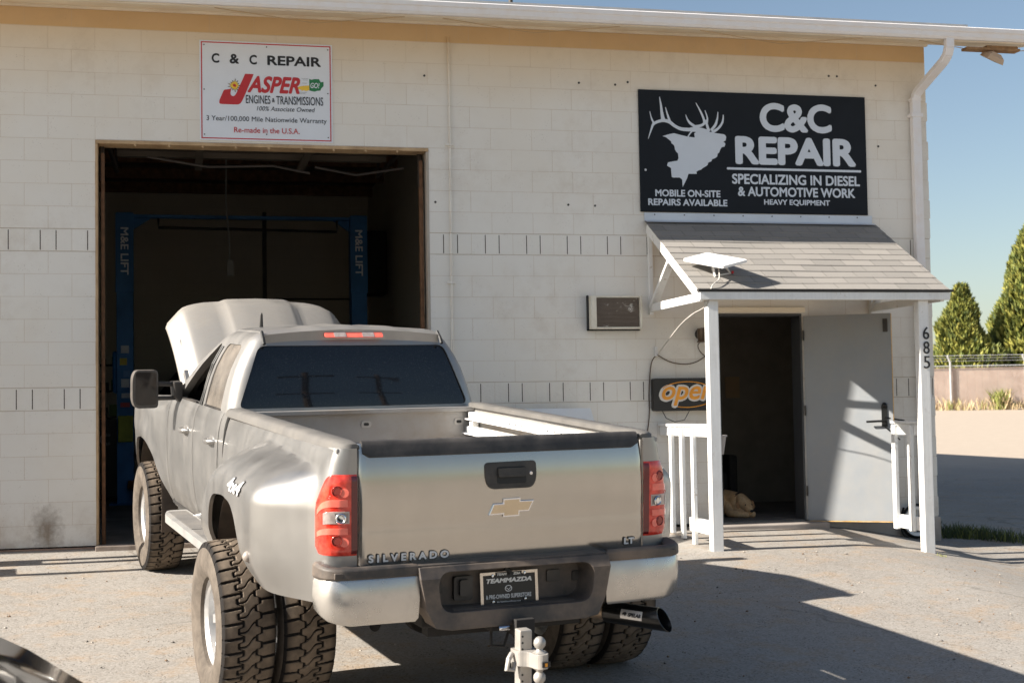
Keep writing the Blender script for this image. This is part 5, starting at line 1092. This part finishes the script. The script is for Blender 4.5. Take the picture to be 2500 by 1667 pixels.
# ---- cab shell (greenhouse): outer solid minus inner solid minus window openings
ZR = [.50, .56, .63, .70, .78, .85, .92, .98, 1.03, 1.06, 1.085, 1.103, 1.115, 1.124, 1.128]
HWs = [.866, .866, .852, .836, .814, .790, .757, .722, .69, .665, .63, .575, .50, .35, .15]
YRs = [2.50, 2.505, 2.515, 2.53, 2.547, 2.562, 2.58, 2.597, 2.613, 2.628, 2.65, 2.69, 2.76, 2.9, 3.0]
YFs = [4.66, 4.54, 4.38, 4.22, 4.05, 3.91, 3.77, 3.65, 3.56, 3.50, 3.45, 3.40, 3.34, 3.25, 3.15]
def ring(i_z, off=0.0, zoff=0.0):
    z = i_z; hw = interp(ZR, HWs, z)-off; yr = interp(ZR, YRs, z)+off; yf = interp(ZR, YFs, z)-off; rr = min(.10, hw*.5); rf = min(.12, hw*.5); p = []
    for k in range(8): p.append((-hw, yf-rf+(yr+rr-yf+rf)*k/7))
    for k in range(1, 7): a = pi+(pi/2)*k/6; p.append((-hw+rr+rr*cos(a), yr+rr+rr*sin(a)))
    for k in range(1, 8): p.append((-hw+rr+(2*hw-2*rr)*k/8, yr-.012*(1-((k-4)/4)**2)))
    for k in range(0, 7): a = 1.5*pi+(pi/2)*k/6; p.append((hw-rr+rr*cos(a), yr+rr+rr*sin(a)))
    for k in range(1, 8): p.append((hw, yr+rr+(yf-rf-yr-rr)*k/7))
    for k in range(1, 7): a = (pi/2)*k/6; p.append((hw-rf+rf*cos(a), yf-rf+rf*sin(a)))
    for k in range(1, 8): p.append((hw-rf-(2*hw-2*rf)*k/8, yf+.03*(1-((k-4)/4)**2)))
    for k in range(0, 6): a = pi/2+(pi/2)*k/6; p.append((-hw+rf+rf*cos(a), yf-rf+rf*sin(a)))
    return [Vector((a, b, z+zoff)) for a, b in p]
mb = MB(); mb.loft([ring(z) for z in ZR]); cab = mb.build('cab', silver_top, None)
inn = MB(); inn.loft([ring(.50, .05, -.05)]+[ring(z, .05, -.03) for z in ZR[1:12]])
boolean(cab, inn, smooth=None)
rear_w = rpoly([(-.795, .600), (.795, .600), (.645, 1.004), (-.645, 1.004)], [.05, .05, .05, .05], 5)
rw = rpoly([(2.76, .575), (3.27, .575), (3.21, 1.005), (2.77, 1.005)], [.03, .03, .05, .08], 5)
fw = rpoly([(3.42, .575), (4.20, .575), (3.52, .945), (3.45, 1.0), (3.39, 1.0)], [.03, .04, .1, .06, .04], 5)
ws = rpoly([(-.74, .62), (.74, .62), (.60, 1.02), (-.60, 1.02)], .06, 4)
def cuts(poly, ax, a, b, grow=1.0):
    cx = sum(p[0] for p in poly)/len(poly); cz = sum(p[1] for p in poly)/len(poly); q = [(cx+(p[0]-cx)*grow, cz+(p[1]-cz)*grow) for p in poly]; m = MB()
    if ax == 'y': m.prism(q, lambda u, v: (u, a, v), lambda u, v: (u, b, v))
    else: m.prism(q, lambda u, v: (a, u, v), lambda u, v: (b, u, v))
    return m
wins = [(rear_w, 'y', 2.3, 2.85), (ws, 'y', 3.3, 5.0)]
for s in (-1, 1): wins += [(rw, 'x', s*.5, s*1.1), (fw, 'x', s*.5, s*1.1)]
for i, w_ in enumerate(wins): boolean(cab, cuts(*w_), smooth=42 if i == len(wins)-1 else None)
cab.parent = tk
def pane(name, w_, m, par, o1=.010, o2=.016):
    mb = MB(); mb.loft([ring(z, o1) for z in ZR[:12]]); o = mb.build(name, m, None)
    i2 = MB(); i2.loft([ring(.50, o2, -.05)]+[ring(z, o2) for z in ZR[1:11]]+[ring(1.103, o2, -.02)])
    boolean(o, i2, smooth=None); boolean(o, cuts(*w_, grow=1.02), 'INTERSECT', smooth=40); o.parent = par; return o
pane('rear_window', wins[0], glass_m, cab); pane('windscreen', wins[1], glass_m, cab)
mb = MB()   # black surround of the rear glass
def rs(u):  return u
# roof skin with pressed ribs between the ditch grooves
def roofz(x, y): return 1.098+.036*(1-(x/.62)**2)+.006*cos(x/.62*pi*4.5)*sstep(2.66, 2.78, y)*sstep(3.5, 3.35, y)-.05*sstep(2.78, 2.60, y)**2*.5-.03*sstep(3.3, 3.5, y)
mb = MB(); mb.slab(lambda u, v: Vector(((u-.5)*1.225, 2.60+.9*v, roofz((u-.5)*1.225, 2.60+.9*v))), lambda u, v: Vector(((u-.5)*1.225, 2.61+.88*v, 1.02)), 49, 24); mb.build('roof_panel', silver_top, cab, smooth=40)
mb = MB(); mb.tube([(0, 2.68, 1.125), (0, 2.70, 1.2)], .004, 6)
an = MB(); an.tube([(-.43, 3.42, 1.08), (-.432, 3.40, 1.2), (-.434, 3.385, 1.215)], [.016, .008, .003], 8); an.build('antenna', rubber_seal, cab, smooth=40)
# high brake lamp
def brk(x, z, d): return Vector((x, interp([1.0, 1.06, 1.09, 1.11], [2.59, 2.605, 2.635, 2.66], z)-.012*(1-(x/.7)**2)-d-.012, z))
mb = MB(); mb.prism(rpoly([(-.205, 1.055), (.205, 1.055), (.20, 1.103), (-.20, 1.103)], .02, 4), lambda a, b: brk(a, b, -.03), lambda a, b: brk(a, b, .014)); hb_ = mb.build('high_brake_lamp', red_light, cab, bevel=.004)
for x in (-.098, .098): mb = MB(); mb.prism(rpoly([(x-.042, 1.061), (x+.042, 1.061), (x+.04, 1.097), (x-.04, 1.097)], .006), lambda a, b: brk(a, b, .0), lambda a, b: brk(a, b, .0165)); mb.build('cargo_lens', clear_lens, hb_)
mb = MB()
for x in (-.618, .618): mb.tube([(x, 2.56, .985+.03), (x, 2.585, 1.05), (x*.995, 2.64, 1.095)], .012, 6)
mb.build_parts('ditch_molding', rubber_seal, cab)
# lower rear wall, floor, seats
mb = MB(); mb.box((-.85, 2.50, -.28), (.85, 2.53, .53)); mb.box((-.84, 2.53, -.29), (.84, 4.4, -.26)); mb.box((-.80, 4.42, -.25), (.80, 4.46, .58)); mb.build('cab_floor', interior_dark, cab)
for s in (-1, 1):
    mb = MB(); mb.slab(lambda u, v: Vector((s*(interp([-.26, -.2, -.1, 0, .1, .25, .38, .46, .52, .56, .585], [.84, .862, .887, .902, .910, .912, .907, .899, .887, .872, .855], -.26+.84*v)), 2.485+.135*u, -.26+.84*v)), lambda u, v: Vector((s*.83, 2.485+.135*u, -.26+.84*v)), 4, 24); mb.build('quarter_panel', silver, cab, smooth=40)
seat_m = pm('seat_cloth', (.12, .1, .085), .9)
for x in (-.45, .45):
    for y in (2.75, 3.55):
        mb = MB(); mb.box((x-.24, y, -.2), (x+.24, y+.5, .12)); mb.box((x-.23, y-.08, .1), (x+.23, y+.06, .66)); mb.box((x-.12, y-.06, .67), (x+.12, y+.02, .84)); mb.build('seat', seat_m, cab, bevel=.03)
mb = MB(); mb.box((-.8, 4.1, .1), (.8, 4.4, .56)); mb.build('dashboard', interior_dark, cab, bevel=.05)
mb = MB(); mb.lathe([(.17, 0), (.185, .015), (.2, 0), (.185, -.015)], Matrix.Translation((-.42, 4.0, .5)) @ Matrix.Rotation(rad(65), 4, 'X'), 28, closed=True); mb.build('steering_wheel', rubber_seal, cab, smooth=40)
# ---- doors and wings
def xs(z): return interp([-.30, -.26, -.2, -.1, 0, .1, .25, .38, .46, .52, .56, .585], [.82, .845, .870, .897, .912, .92, .922, .917, .908, .894, .878, .86], z)
def panel(name, s, y0, y1, z0, z1, m, par, extra=None, ny=24, nz=30, th=.025):
    ex = extra or (lambda y, z: 0)
    def fo(u, v):
        y = y0+(y1-y0)*u; zz = z1(y) if callable(z1) else z1; z = z0+(zz-z0)*v; e = max(0, 1-min(u, 1-u)*(y1-y0)/.008)*.006
        return Vector((s*(xs(z)+ex(y, z)-e), y, z))
    def fi(u, v):
        y = y0+(y1-y0)*u; zz = z1(y) if callable(z1) else z1; z = z0+(zz-z0)*v; return Vector((s*(xs(z)+ex(y, z)-th), y, z))
    mb = MB(); mb.slab(fo, fi, ny, nz); return mb.build(name, m, par, smooth=40)
hand_m = silver
for s in (-1, 1):
    for (y0, y1, hy) in ((2.626, 3.438, 2.78), (3.446, 4.44, 3.66)):
        dn_ = panel('door', s, y0, y1, -.24, .575, silver, tk)
        for v in ():
            pass
        hx = xs(.36)
        mb = MB(); mb.tube([(s*(hx-.005), hy-.09, .378), (s*(hx+.03), hy-.075, .376), (s*(hx+.036), hy, .374), (s*(hx+.03), hy+.075, .376), (s*(hx-.005), hy+.09, .378)], [.016, .018, .017, .018, .016], 10); hd = mb.build('handle', silver, dn_, smooth=50)
        mb = MB(); mb.lathe([(0, .002), (.05, .003), (.055, -.004)], Matrix.Translation((s*hx, hy, .372)) @ Matrix.Rotation(rad(90*s), 4, 'Y') @ Matrix.Scale(1.5, 4, (0, 1, 0)) @ Matrix.Scale(.75, 4, (1, 0, 0)), 20); mb.build('handle_cup', silver_top, hd, smooth=40)
        if y0 < 3: pane('window', wins[2] if s < 0 else wins[4], dusty_glass, dn_)
        elif s > 0: pane('window', wins[5], glass_m, dn_)
        mb = MB(); mb.box((s*(xs(.575)-.02), y0+.12, .5745), (s*(xs(.575)-.001), y1-.16, .586)); mb.build('belt_molding', black_plastic, dn_, bevel=.003)
    mb = MB(); mb.tube([(s*.868, 3.345, .575), (s*.79, 3.30, .86), (s*.722, 3.295, .985)], .010, 6); mb.tube([(s*.868, 3.40, .575), (s*.79, 3.36, .86), (s*.722, 3.35, .985)], .007, 6); mb.build_parts('pillar_strip', rubber_seal, cab)
    mb = MB(); mb.box((s*.80, 2.55, -.25), (s*.86, 4.5, .55)); mb.build('door_jamb', under_m, cab)
    # front wing
    def wex(y, z):
        r = sqrt((y-5.32)**2+(z+.32)**2); f = .03*sstep(.72, .53, r)+.035*sstep(4.6, 5.1, y)*sstep(.0, .3, z)*sstep(.52, .42, z)
        return f-.20*max(0, (y-5.75)/.4)**2-.05*sstep(.46, .56, z)*sstep(4.45, 4.7, y)
    fw_ = panel('front_wing', s, 4.448, 6.14, -.28, lambda y: interp([4.45, 5.3, 6.2], [.575, .53, .44], y), silver, None, wex, 60, 36, .02)
    ac_ = rpoly([(4.48, -.6), (4.53, -.24), (4.66, -.17), (4.80, -.03), (4.92, .09), (5.10, .175), (5.32, .195), (5.56, .16), (5.74, .04), (5.82, -.12), (5.84, -.6)], .07)
    c_ = MB(); c_.prism(ac_, lambda a, b: (s*.5, a, b), lambda a, b: (s*1.3, a, b)); boolean(fw_, c_, smooth=40); fw_.parent = tk
    mb = MB(); n = 24; rows = []
    for k in range(n+1):
        a = pi*(-.12+1.24*k/n); y = 5.32-.56*cos(a); z = -.33+.54*sin(a); rows.append([Vector((s*.50, y, z)), Vector((s*.90, y, z)), Vector((s*.90, y*.99+.0532, z+.012)), Vector((s*.50, y, z+.02))])
    mb.loft(rows); mb.build('wheel_liner', liner_m, fw_, smooth=50)
    mb = MB(); rows = []
    for k in range(n+1):
        a = pi*(.10+.95*k/n); y = 1.16-.475*cos(a); z = -.2+.455*sin(a); rows.append([Vector((s*.50, y, z)), Vector((s*(.90+flare(y, max(.0, min(.2, z)))*.9), y, z)), Vector((s*(.90+flare(y, max(.0, min(.2, z)))*.9), y, z+.012)), Vector((s*.50, y, z+.012))])
    mb.loft(rows); mb.box((s*.5, .66, -.25), (s*.52, 1.66, .24)); mb.build('wheel_liner', liner_m, sides[s], smooth=50)
    # running board
    mb = MB(); pl = rpoly([(.92, 1.70), (1.11, 1.70), (1.11, 3.42), (1.06, 3.62), (.92, 3.62)], [.02, .02, .05, .05, .02]); mb.prism([(s*a, b) for a, b in pl], lambda a, b: (a, b, -.187), lambda a, b: (a, b, -.24))
    rb = mb.build('running_board', pm('step_alu_%d' % (s+1), (.36, .355, .345), .45, .4, dirt=(.2, .18, .155), damt=.6, ds=6), tk, bevel=.012)
    mb = MB()
    for k in range(58):
        y = 1.74+k*.031
        if abs(y-2.65) < .02: continue
        mb.box((s*.945, y, -.1865), (s*1.07, y+.016, -.181))
    mb.build('step_tread', pm('tread_pad_%d' % (s+1), (.22, .21, .2), .7, dirt=(.3, .27, .24), damt=.5), rb)
    mb = MB()
    for y in (2.2, 2.75, 3.3): mb.tube([(s*.95, y, -.21), (s*.86, y, -.19), (s*.80, y, -.25)], .022, 8)
    mb.build_parts('step_bracket', white_metal, rb, smooth=40)
    # towing mirror
    mr = MB(); mr.prism(rpoly([(s*1.035, .505), (s*1.20, .505), (s*1.222, .56), (s*1.222, .73), (s*1.20, .787), (s*1.035, .787)], .03), lambda a, b: (a, 4.12, b), lambda a, b: (a, 4.22, b)); mro = mr.build('mirror', pm('mirror_shell_%d' % (s+1), (.04, .036, .034), .5, dirt=(.3, .26, .22), damt=.3, ds=3), tk, bevel=.015, smooth=40)
    mb = MB(); mb.prism(rrect(min(s*1.048, s*1.198), max(s*1.048, s*1.198), .53, .772, .02), lambda a, b: (a, 4.1195, b), lambda a, b: (a, 4.117, b)); mb.build('mirror_glass', pm('mirror_glass_%d' % (s+1), (.05, .045, .042), .06, .6, var=.02), mro)
    mb = MB(); mb.beam((s*1.04, 4.17, .685), (s*.88, 4.17, .675), .05, .035); mb.beam((s*1.04, 4.17, .575), (s*.90, 4.17, .575), .05, .03); mb.prism([(.93, .70), (.86, .70), (.855, .56), (.875, .54), (.92, .585)], lambda a, b: (s*a, 4.08, b), lambda a, b: (s*a, 4.24, b)); mb.build('mirror_arm', black_plastic, mro, bevel=.01)
# ---- hood, raised
HX = [-1, -.97, -.94, -.91, -.88, -.86, -.84, -.81, -.78, -.7, -.6, -.5, -.42, -.37, -.33, -.15, 0, .15, .33, .37, .42, .5, .6, .7, .78, .81, .84, .86, .88, .91, .94, .97, 1]
def hz_(u, v):
    drop = interp([0, .3, .6, .78, .84, .88, .94, 1], [0, .008, .026, .045, .06, .09, .15, .205], abs(u)); dome = .022*sstep(.40, .355, abs(u))
    return drop, dome
hd_f = Vector((0, 5.47, 1.345)); hd_r = Vector((0, 4.60, .62)); dirv = (hd_f-hd_r).normalized(); nrmv = Vector((0, -dirv.z, dirv.y)); Lh = (hd_f-hd_r).length
def hp(u, v, off=0.0):
    d, dm = hz_(u, v); edge = .07*max(0, abs(u)-.55)**2/.2*1.2; l = v*Lh; l = l-(edge if v > .5 else 0)*sstep(.5, 1, v)
    curve = .05*(1-(2*v-1)**2)-.045*sstep(.86, 1, v)
    p = hd_r+dirv*l+nrmv*(curve-d*.9+dm*sstep(0, .15, v)+off); hw = .735+.03*v-.03*sstep(.9, 1, v); return Vector((u*hw+.015, p.y, p.z))
hm_ = paint('silver_paint_hood', (.40, .385, .365), .9, .4, .6)
mb = MB(); mb.slab(lambda u, v: hp(HX[round(u*(len(HX)-1))], v), lambda u, v: hp(HX[round(u*(len(HX)-1))], v, -.03), len(HX), 26); hood = mb.build('hood', hm_, tk, smooth=32)
mb = MB(); mb.box((-.72, 4.45, .50), (.72, 4.62, .575))
for k in range(7): mb.box((-.70+k*.01, 4.46+k*.022, .576), (.70, 4.47+k*.022, .584))
mb.build('cowl', rubber_seal, tk)
for s in (-1, 1):
    mb = MB(); mb.beam((s*.70, 4.62, .56), (s*.71, 4.78, .74), .03, .05); mb.tube([(s*.66, 4.75, .55), (s*.68, 5.15, .98)], .012, 8); mb.build_parts('hood_hinge', silver_top, hood)
mb = MB(); mb.box((-.72, 4.6, .0), (.72, 5.95, .40)); mb.box((-.3, 4.8, .40), (.3, 5.6, .52)); mb.build('engine', under_m, tk, bevel=.04)
# front end
mb = MB(); mb.box((-.72, 5.96, .0), (.72, 6.1, .42)); mb.build('grille', under_m, tk, bevel=.03)
mb = MB(); mb.loft([[Vector((x, y, z)) for y, z in ((yo-.25*0, -.28), (yo, -.24), (yo+.02, -.05), (yo, .07), (yo-.1, .08), (yo-.1, -.28))] for x, yo in ((-.87, 5.98), (-.86, 6.12), (-.7, 6.25), (0, 6.32), (.7, 6.25), (.86, 6.12), (.87, 5.98))]); mb.build('front_bumper', chrome, tk, smooth=40)
# ---- underbody
mb = MB()
for s in (-1, 1): mb.box((s*.38, -.02, -.32), (s*.46, 5.9, -.17))
mb.cyl((-1.2, 1.15, -.46), (1.2, 1.15, -.46), .05, 12); mb.cyl((-.8, 5.3, -.46), (.8, 5.3, -.46), .045, 12)
mb.sphere((0, 1.15, -.46), .17, 14, 10); mb.cyl((0, 1.2, -.43), (0, 4.6, -.28), .045, 10); mb.sphere((.15, 5.3, -.46), .12, 12, 8)
mb.box((-.35, 2.6, -.33), (.35, 4.6, -.18)); mb.box((-.78, 1.9, -.30), (-.48, 2.6, -.12)); mb.lathe([(.0, -.09), (.36, -.09), (.37, .0), (.36, .09), (0, .09)], Matrix.Translation((0, .52, -.24)), 24)
for s in (-1, 1): mb.cyl((s*.42, .85, -.50), (s*.42, .55, -.2), .03, 10); mb.box((s*.47, .5, -.40), (s*.53, 1.8, -.36))
mb.build('underbody', under_m, tk, bevel=.01)
# ---- wheels: one tyre mesh and one rim mesh, six copies
tyre_m = NT('dusty_tyre'); tx, ty, tz = tyre_m.sep(); rr_ = tyre_m.math('SQRT', tyre_m.math('ADD', tyre_m.math('MULTIPLY', ty, ty), tyre_m.math('MULTIPLY', tz, tz)))
side = tyre_m.math('LESS_THAN', rr_, .405); lug = tyre_m.ramp(rr_, .434, .441)
du = tyre_m.math('MULTIPLY', tyre_m.math('MAXIMUM', side, lug), tyre_m.ramp(tyre_m.noise(11, 6, .65), .25, .65, .35, .95))
tyre_m.set(Base_Color=tyre_m.mix(du, (.014, .012, .011), tyre_m.mix(side, (.20, .155, .115), (.15, .125, .102))), Roughness=.88, Normal=tyre_m.bump(tyre_m.noise(170, 4), .35, .003)); tyre_m.b.inputs['Specular IOR Level'].default_value = .25
NA, P_ = 936, 36
prof_x = [-.10, -.125, -.146, -.154, -.155, -.150, -.143, -.139, -.136]+[-.132+.264*k/66 for k in range(67)]+[.136, .139, .143, .150, .155, .154, .146, .125, .10]
prof_r = [.238, .245, .275, .31, .345, .38, .405, .418, .43]+[0]*67+[.43, .418, .405, .38, .345, .31, .275, .245, .238]
def tread(a, x):
    def fr(v): v = v % 1.0; return min(v, 1-v)
    z1 = .013*math.tanh(4*sin(2*pi*a)); z2 = .013*math.tanh(4*sin(2*pi*(a+.5)))
    g = max(sstep(.009, .0045, abs(x+.047-z1)), sstep(.009, .0045, abs(x-.047-z2)))
    if x < -.047+z1: g = max(g, sstep(.115, .065, fr(a+.2+(x+.05)*1.6)))
    elif x > .047+z2: g = max(g, sstep(.115, .065, fr(a+.7+(x-.05)*1.6)))
    else: g = max(g, sstep(.085, .04, fr(a+.35*math.tanh(x*55)))); 
    return g
base_r = [0]*len(prof_x)
tv = []
import array
for i in range(NA):
    th = 2*pi*i/NA; a = P_*i/NA; c_, s_ = cos(th), sin(th)
    for j, x in enumerate(prof_x):
        if 9 <= j < 76:
            r = .4455-.010*(abs(x)/.132)**3-.012*tread(a, x)
        else:
            r = prof_r[j]
            if 7 <= j <= 8 or 76 <= j <= 77: r -= .012*sstep(.115, .065, min((a+.2+(x+.05)*1.6) % 1, 1-(a+.2+(x+.05)*1.6) % 1)) if x < 0 else .012*sstep(.115, .065, min((a+.7+(x-.05)*1.6) % 1, 1-(a+.7+(x-.05)*1.6) % 1))
        tv.append((x, r*c_, r*s_))
nj = len(prof_x); tfc = [(i*nj+j, i*nj+j+1, ((i+1) % NA)*nj+j+1, ((i+1) % NA)*nj+j) for i in range(NA) for j in range(nj-1)]
tme = bpy.data.meshes.new('tyre'); tme.from_pydata(tv, [], tfc); tme.materials.append(tyre_m.m); tme.polygons.foreach_set('use_smooth', [True]*len(tme.polygons)); tme.update(); tme.set_sharp_from_angle(angle=rad(32))
mb = MB(); RY = Matrix.Rotation(rad(90), 4, 'Y')
mb.lathe([(.240, -.105), (.252, -.108), (.252, -.098), (.232, -.09), (.222, .0), (.228, .09), (.252, .098), (.252, .108), (.240, .105), (.218, .085), (.205, -.02), (.21, -.09)], RY, 48, closed=True)
for k in range(8):
    A = Matrix.Rotation(2*pi*k/8, 4, 'X'); mb.loft([[A @ Vector((x, y, z)) for x, y in ((xc-.02, -w), (xc+.012, -w*.7), (xc+.012, w*.7), (xc-.02, w))] for z, w, xc in ((.06, .035, .0), (.13, .022, .02), (.212, .034, .05))])
mb.lathe([(.0, .02), (.055, .02), (.06, .0), (.09, -.005), (.09, -.04), (0, -.04)], RY, 24)
rim = mb.build('wheel', pm('rim_alu', (.66, .67, .68), .3, .85, var=.05, dirt=(.42, .36, .3), damt=.4, ds=8), None, smooth=35)
rme = rim.data; bpy.data.objects.remove(rim)
random.seed(3)
for s in (-1, 1):
    for x, y, flip in ((.81, 1.15, -1), (1.14, 1.15, 1), (.835, 5.3, 1)):
        w = bpy.data.objects.new('wheel', rme); COL.objects.link(w); w.parent = tk; w.location = (s*x, y, -.46)
        w.rotation_euler = (random.uniform(0, 6), 0, 0) if s*flip > 0 else (random.uniform(0, 6), 0, pi)
        t_ = bpy.data.objects.new('tyre', tme); COL.objects.link(t_); t_.parent = w
# ---- load in the bed
rk = empty('steel_rack', M=TMX, label='white perforated steel rack rails lying inside the truck bed', cat='steel rack')
wr = pm('rack_white', (.82, .81, .79), .45, var=.03, dirt=(.5, .42, .33), damt=.2)
for z, x, dz in ((.500, .752, 0), (.405, .735, 0)):
    mb = MB(); mb.box((x, .35, z), (x+.045, 2.40, z+.05)); mb.box((x-.03, .35, z+.0), (x-.0005, 2.40, z+.008)); mb.build('rail', wr, rk, bevel=.006)
mb = MB()
for k in range(20): mb.cyl((.7515, .45+k*.095, .525), (.7485, .45+k*.095, .525), .006, 8)
mb.build_parts('rail_hole', rubber_seal, rk)
mb = MB(); mb.box((.745, 2.30, .40), (.79, 2.36, .554)); mb.box((.745, 1.25, .35), (.79, 1.31, .554)); mb.box((.775, .5, .1), (.785, 2.38, .38)); mb.build_parts('bracket', wr, rk, bevel=.004)
for i, (x, y, w, l, c, lb) in enumerate(((-.32, 1.55, .18, .22, (.55, .5, .44), 'pale flattened carton lying in the truck bed'), (.05, 1.6, .2, .2, (.5, .33, .2), 'tan carton lying in the truck bed'), (.33, 1.5, .14, .2, (.6, .25, .12), 'orange carton lying in the truck bed'))):
    mb = MB(); mb.box((-w/2, -l/2, 0), (w/2, l/2, .2)); o = mb.build('carton', pm('carton_%d' % i, c, .8), bevel=.004)
    o.matrix_world = TMX @ Matrix.Translation((x, y, .0155)) @ Matrix.Rotation(.2*i, 4, 'Z'); tag(o, lb, 'carton', 'cartons in the truck bed')
# ================================================================ black car at the lower left corner, utility poles across the road
bk = pm('black_car_paint', (.008, .008, .009), .12, var=.1, coat=.8, dirt=(.1, .09, .08), damt=.15)
gzc = gz(-1, -9)
bc = empty('black_car', (0, 0, 0), 'glossy black car, only its dark nose showing nearest the camera', 'car')
mb = MB(); rows = []
CX = .11
for x, hw, zt_, zb in ((.74, .40, .16, .02), (.66, .62, .30, -.2), (.42, .78, .47, -.28), (.19, .85, .615, -.30), (0, .87, .71, -.31), (-.3, .88, .80, -.32), (-.95, .89, .84, -.32), (-3.6, .89, .84, -.32), (-4.0, .82, .72, -.3), (-4.15, .6, .5, -.1)):
    zt_ += gzc+.5; zb += gzc+.55; yc = -9.36; x += CX
    rows.append([Vector((x, yc-hw, zb+.1)), Vector((x, yc-hw, zt_-.2)), Vector((x, yc-hw+.05, zt_-.07)), Vector((x, yc-hw*.75, zt_-.01)), Vector((x, yc, zt_+.02)), Vector((x, yc+hw*.75, zt_-.01)), Vector((x, yc+hw-.05, zt_-.07)), Vector((x, yc+hw, zt_-.2)), Vector((x, yc+hw, zb+.1)), Vector((x, yc, zb))])
mb.loft(rows); mb.build('body', bk, bc, smooth=50)
mb = MB(); rows = []
for x, hw, z in ((-.9, .78, .83), (-1.5, .66, 1.18), (-3.2, .66, 1.22), (-3.9, .76, .80)):
    zz = gzc+.5+z; rows.append([Vector((x, -9.36-hw, zz)), Vector((x, -9.36, zz+.04)), Vector((x, -9.36+hw, zz)), Vector((x, -9.36+hw, gzc+1.0)), Vector((x, -9.36-hw, gzc+1.0))])
mb.loft(rows); mb.build('cabin', glass_m, bc, smooth=30)
for x in (-.25, -3.2):
    for s in (-1, 1):
        mb = MB(); mb.lathe([(.2, -.1), (.33, -.11), (.35, 0), (.33, .11), (.2, .1)], Matrix.Translation((x, -9.36+s*.8, gz(x, -9.36+s*.8)+.34)) @ Matrix.Rotation(rad(90), 4, 'X'), 28, closed=True); w = mb.build('wheel', rubber_seal, bc, smooth=40)
        mb = MB(); mb.lathe([(0, -.06), (.2, -.08), (.2, .08), (0, .06)], Matrix.Translation((x, -9.36+s*.8, gz(x, -9.36+s*.8)+.34)) @ Matrix.Rotation(rad(90), 4, 'X'), 20); mb.build('rim', alu, w, smooth=40)
mb = MB(); mb.tube([(.45, -8.72, gzc+.86), (.2, -8.62, gzc+.95), (-.4, -8.55, gzc+1.02)], .012, 6); mb.build('trim', chrome_b, bc, smooth=40)
pw = pm('pole_wood', (.1, .065, .04), .9, bump=.3)
for i, (x, y, h, lb) in enumerate(((10.7, -24, 10.05, 'wooden utility pole with two crossarms standing alone across the road'), (17.3, -30, 12.0, 'wooden utility pole with two crossarms farther back across the road'))):
    zz = gz(x, y); pe = empty('utility_pole', (x, y, zz), lb, 'utility pole', 'utility poles across the road')
    mb = MB(); mb.tube([(0, 0, -.5), (0, 0, h)], [.18, .13], 10); mb.build('pole', pw, pe, smooth=40)
    for q in (.4, 1.4): mb = MB(); mb.box((-1.2, -.07, h-q-.12), (1.2, .07, h-q)); mb.build('crossarm', pw, pe)
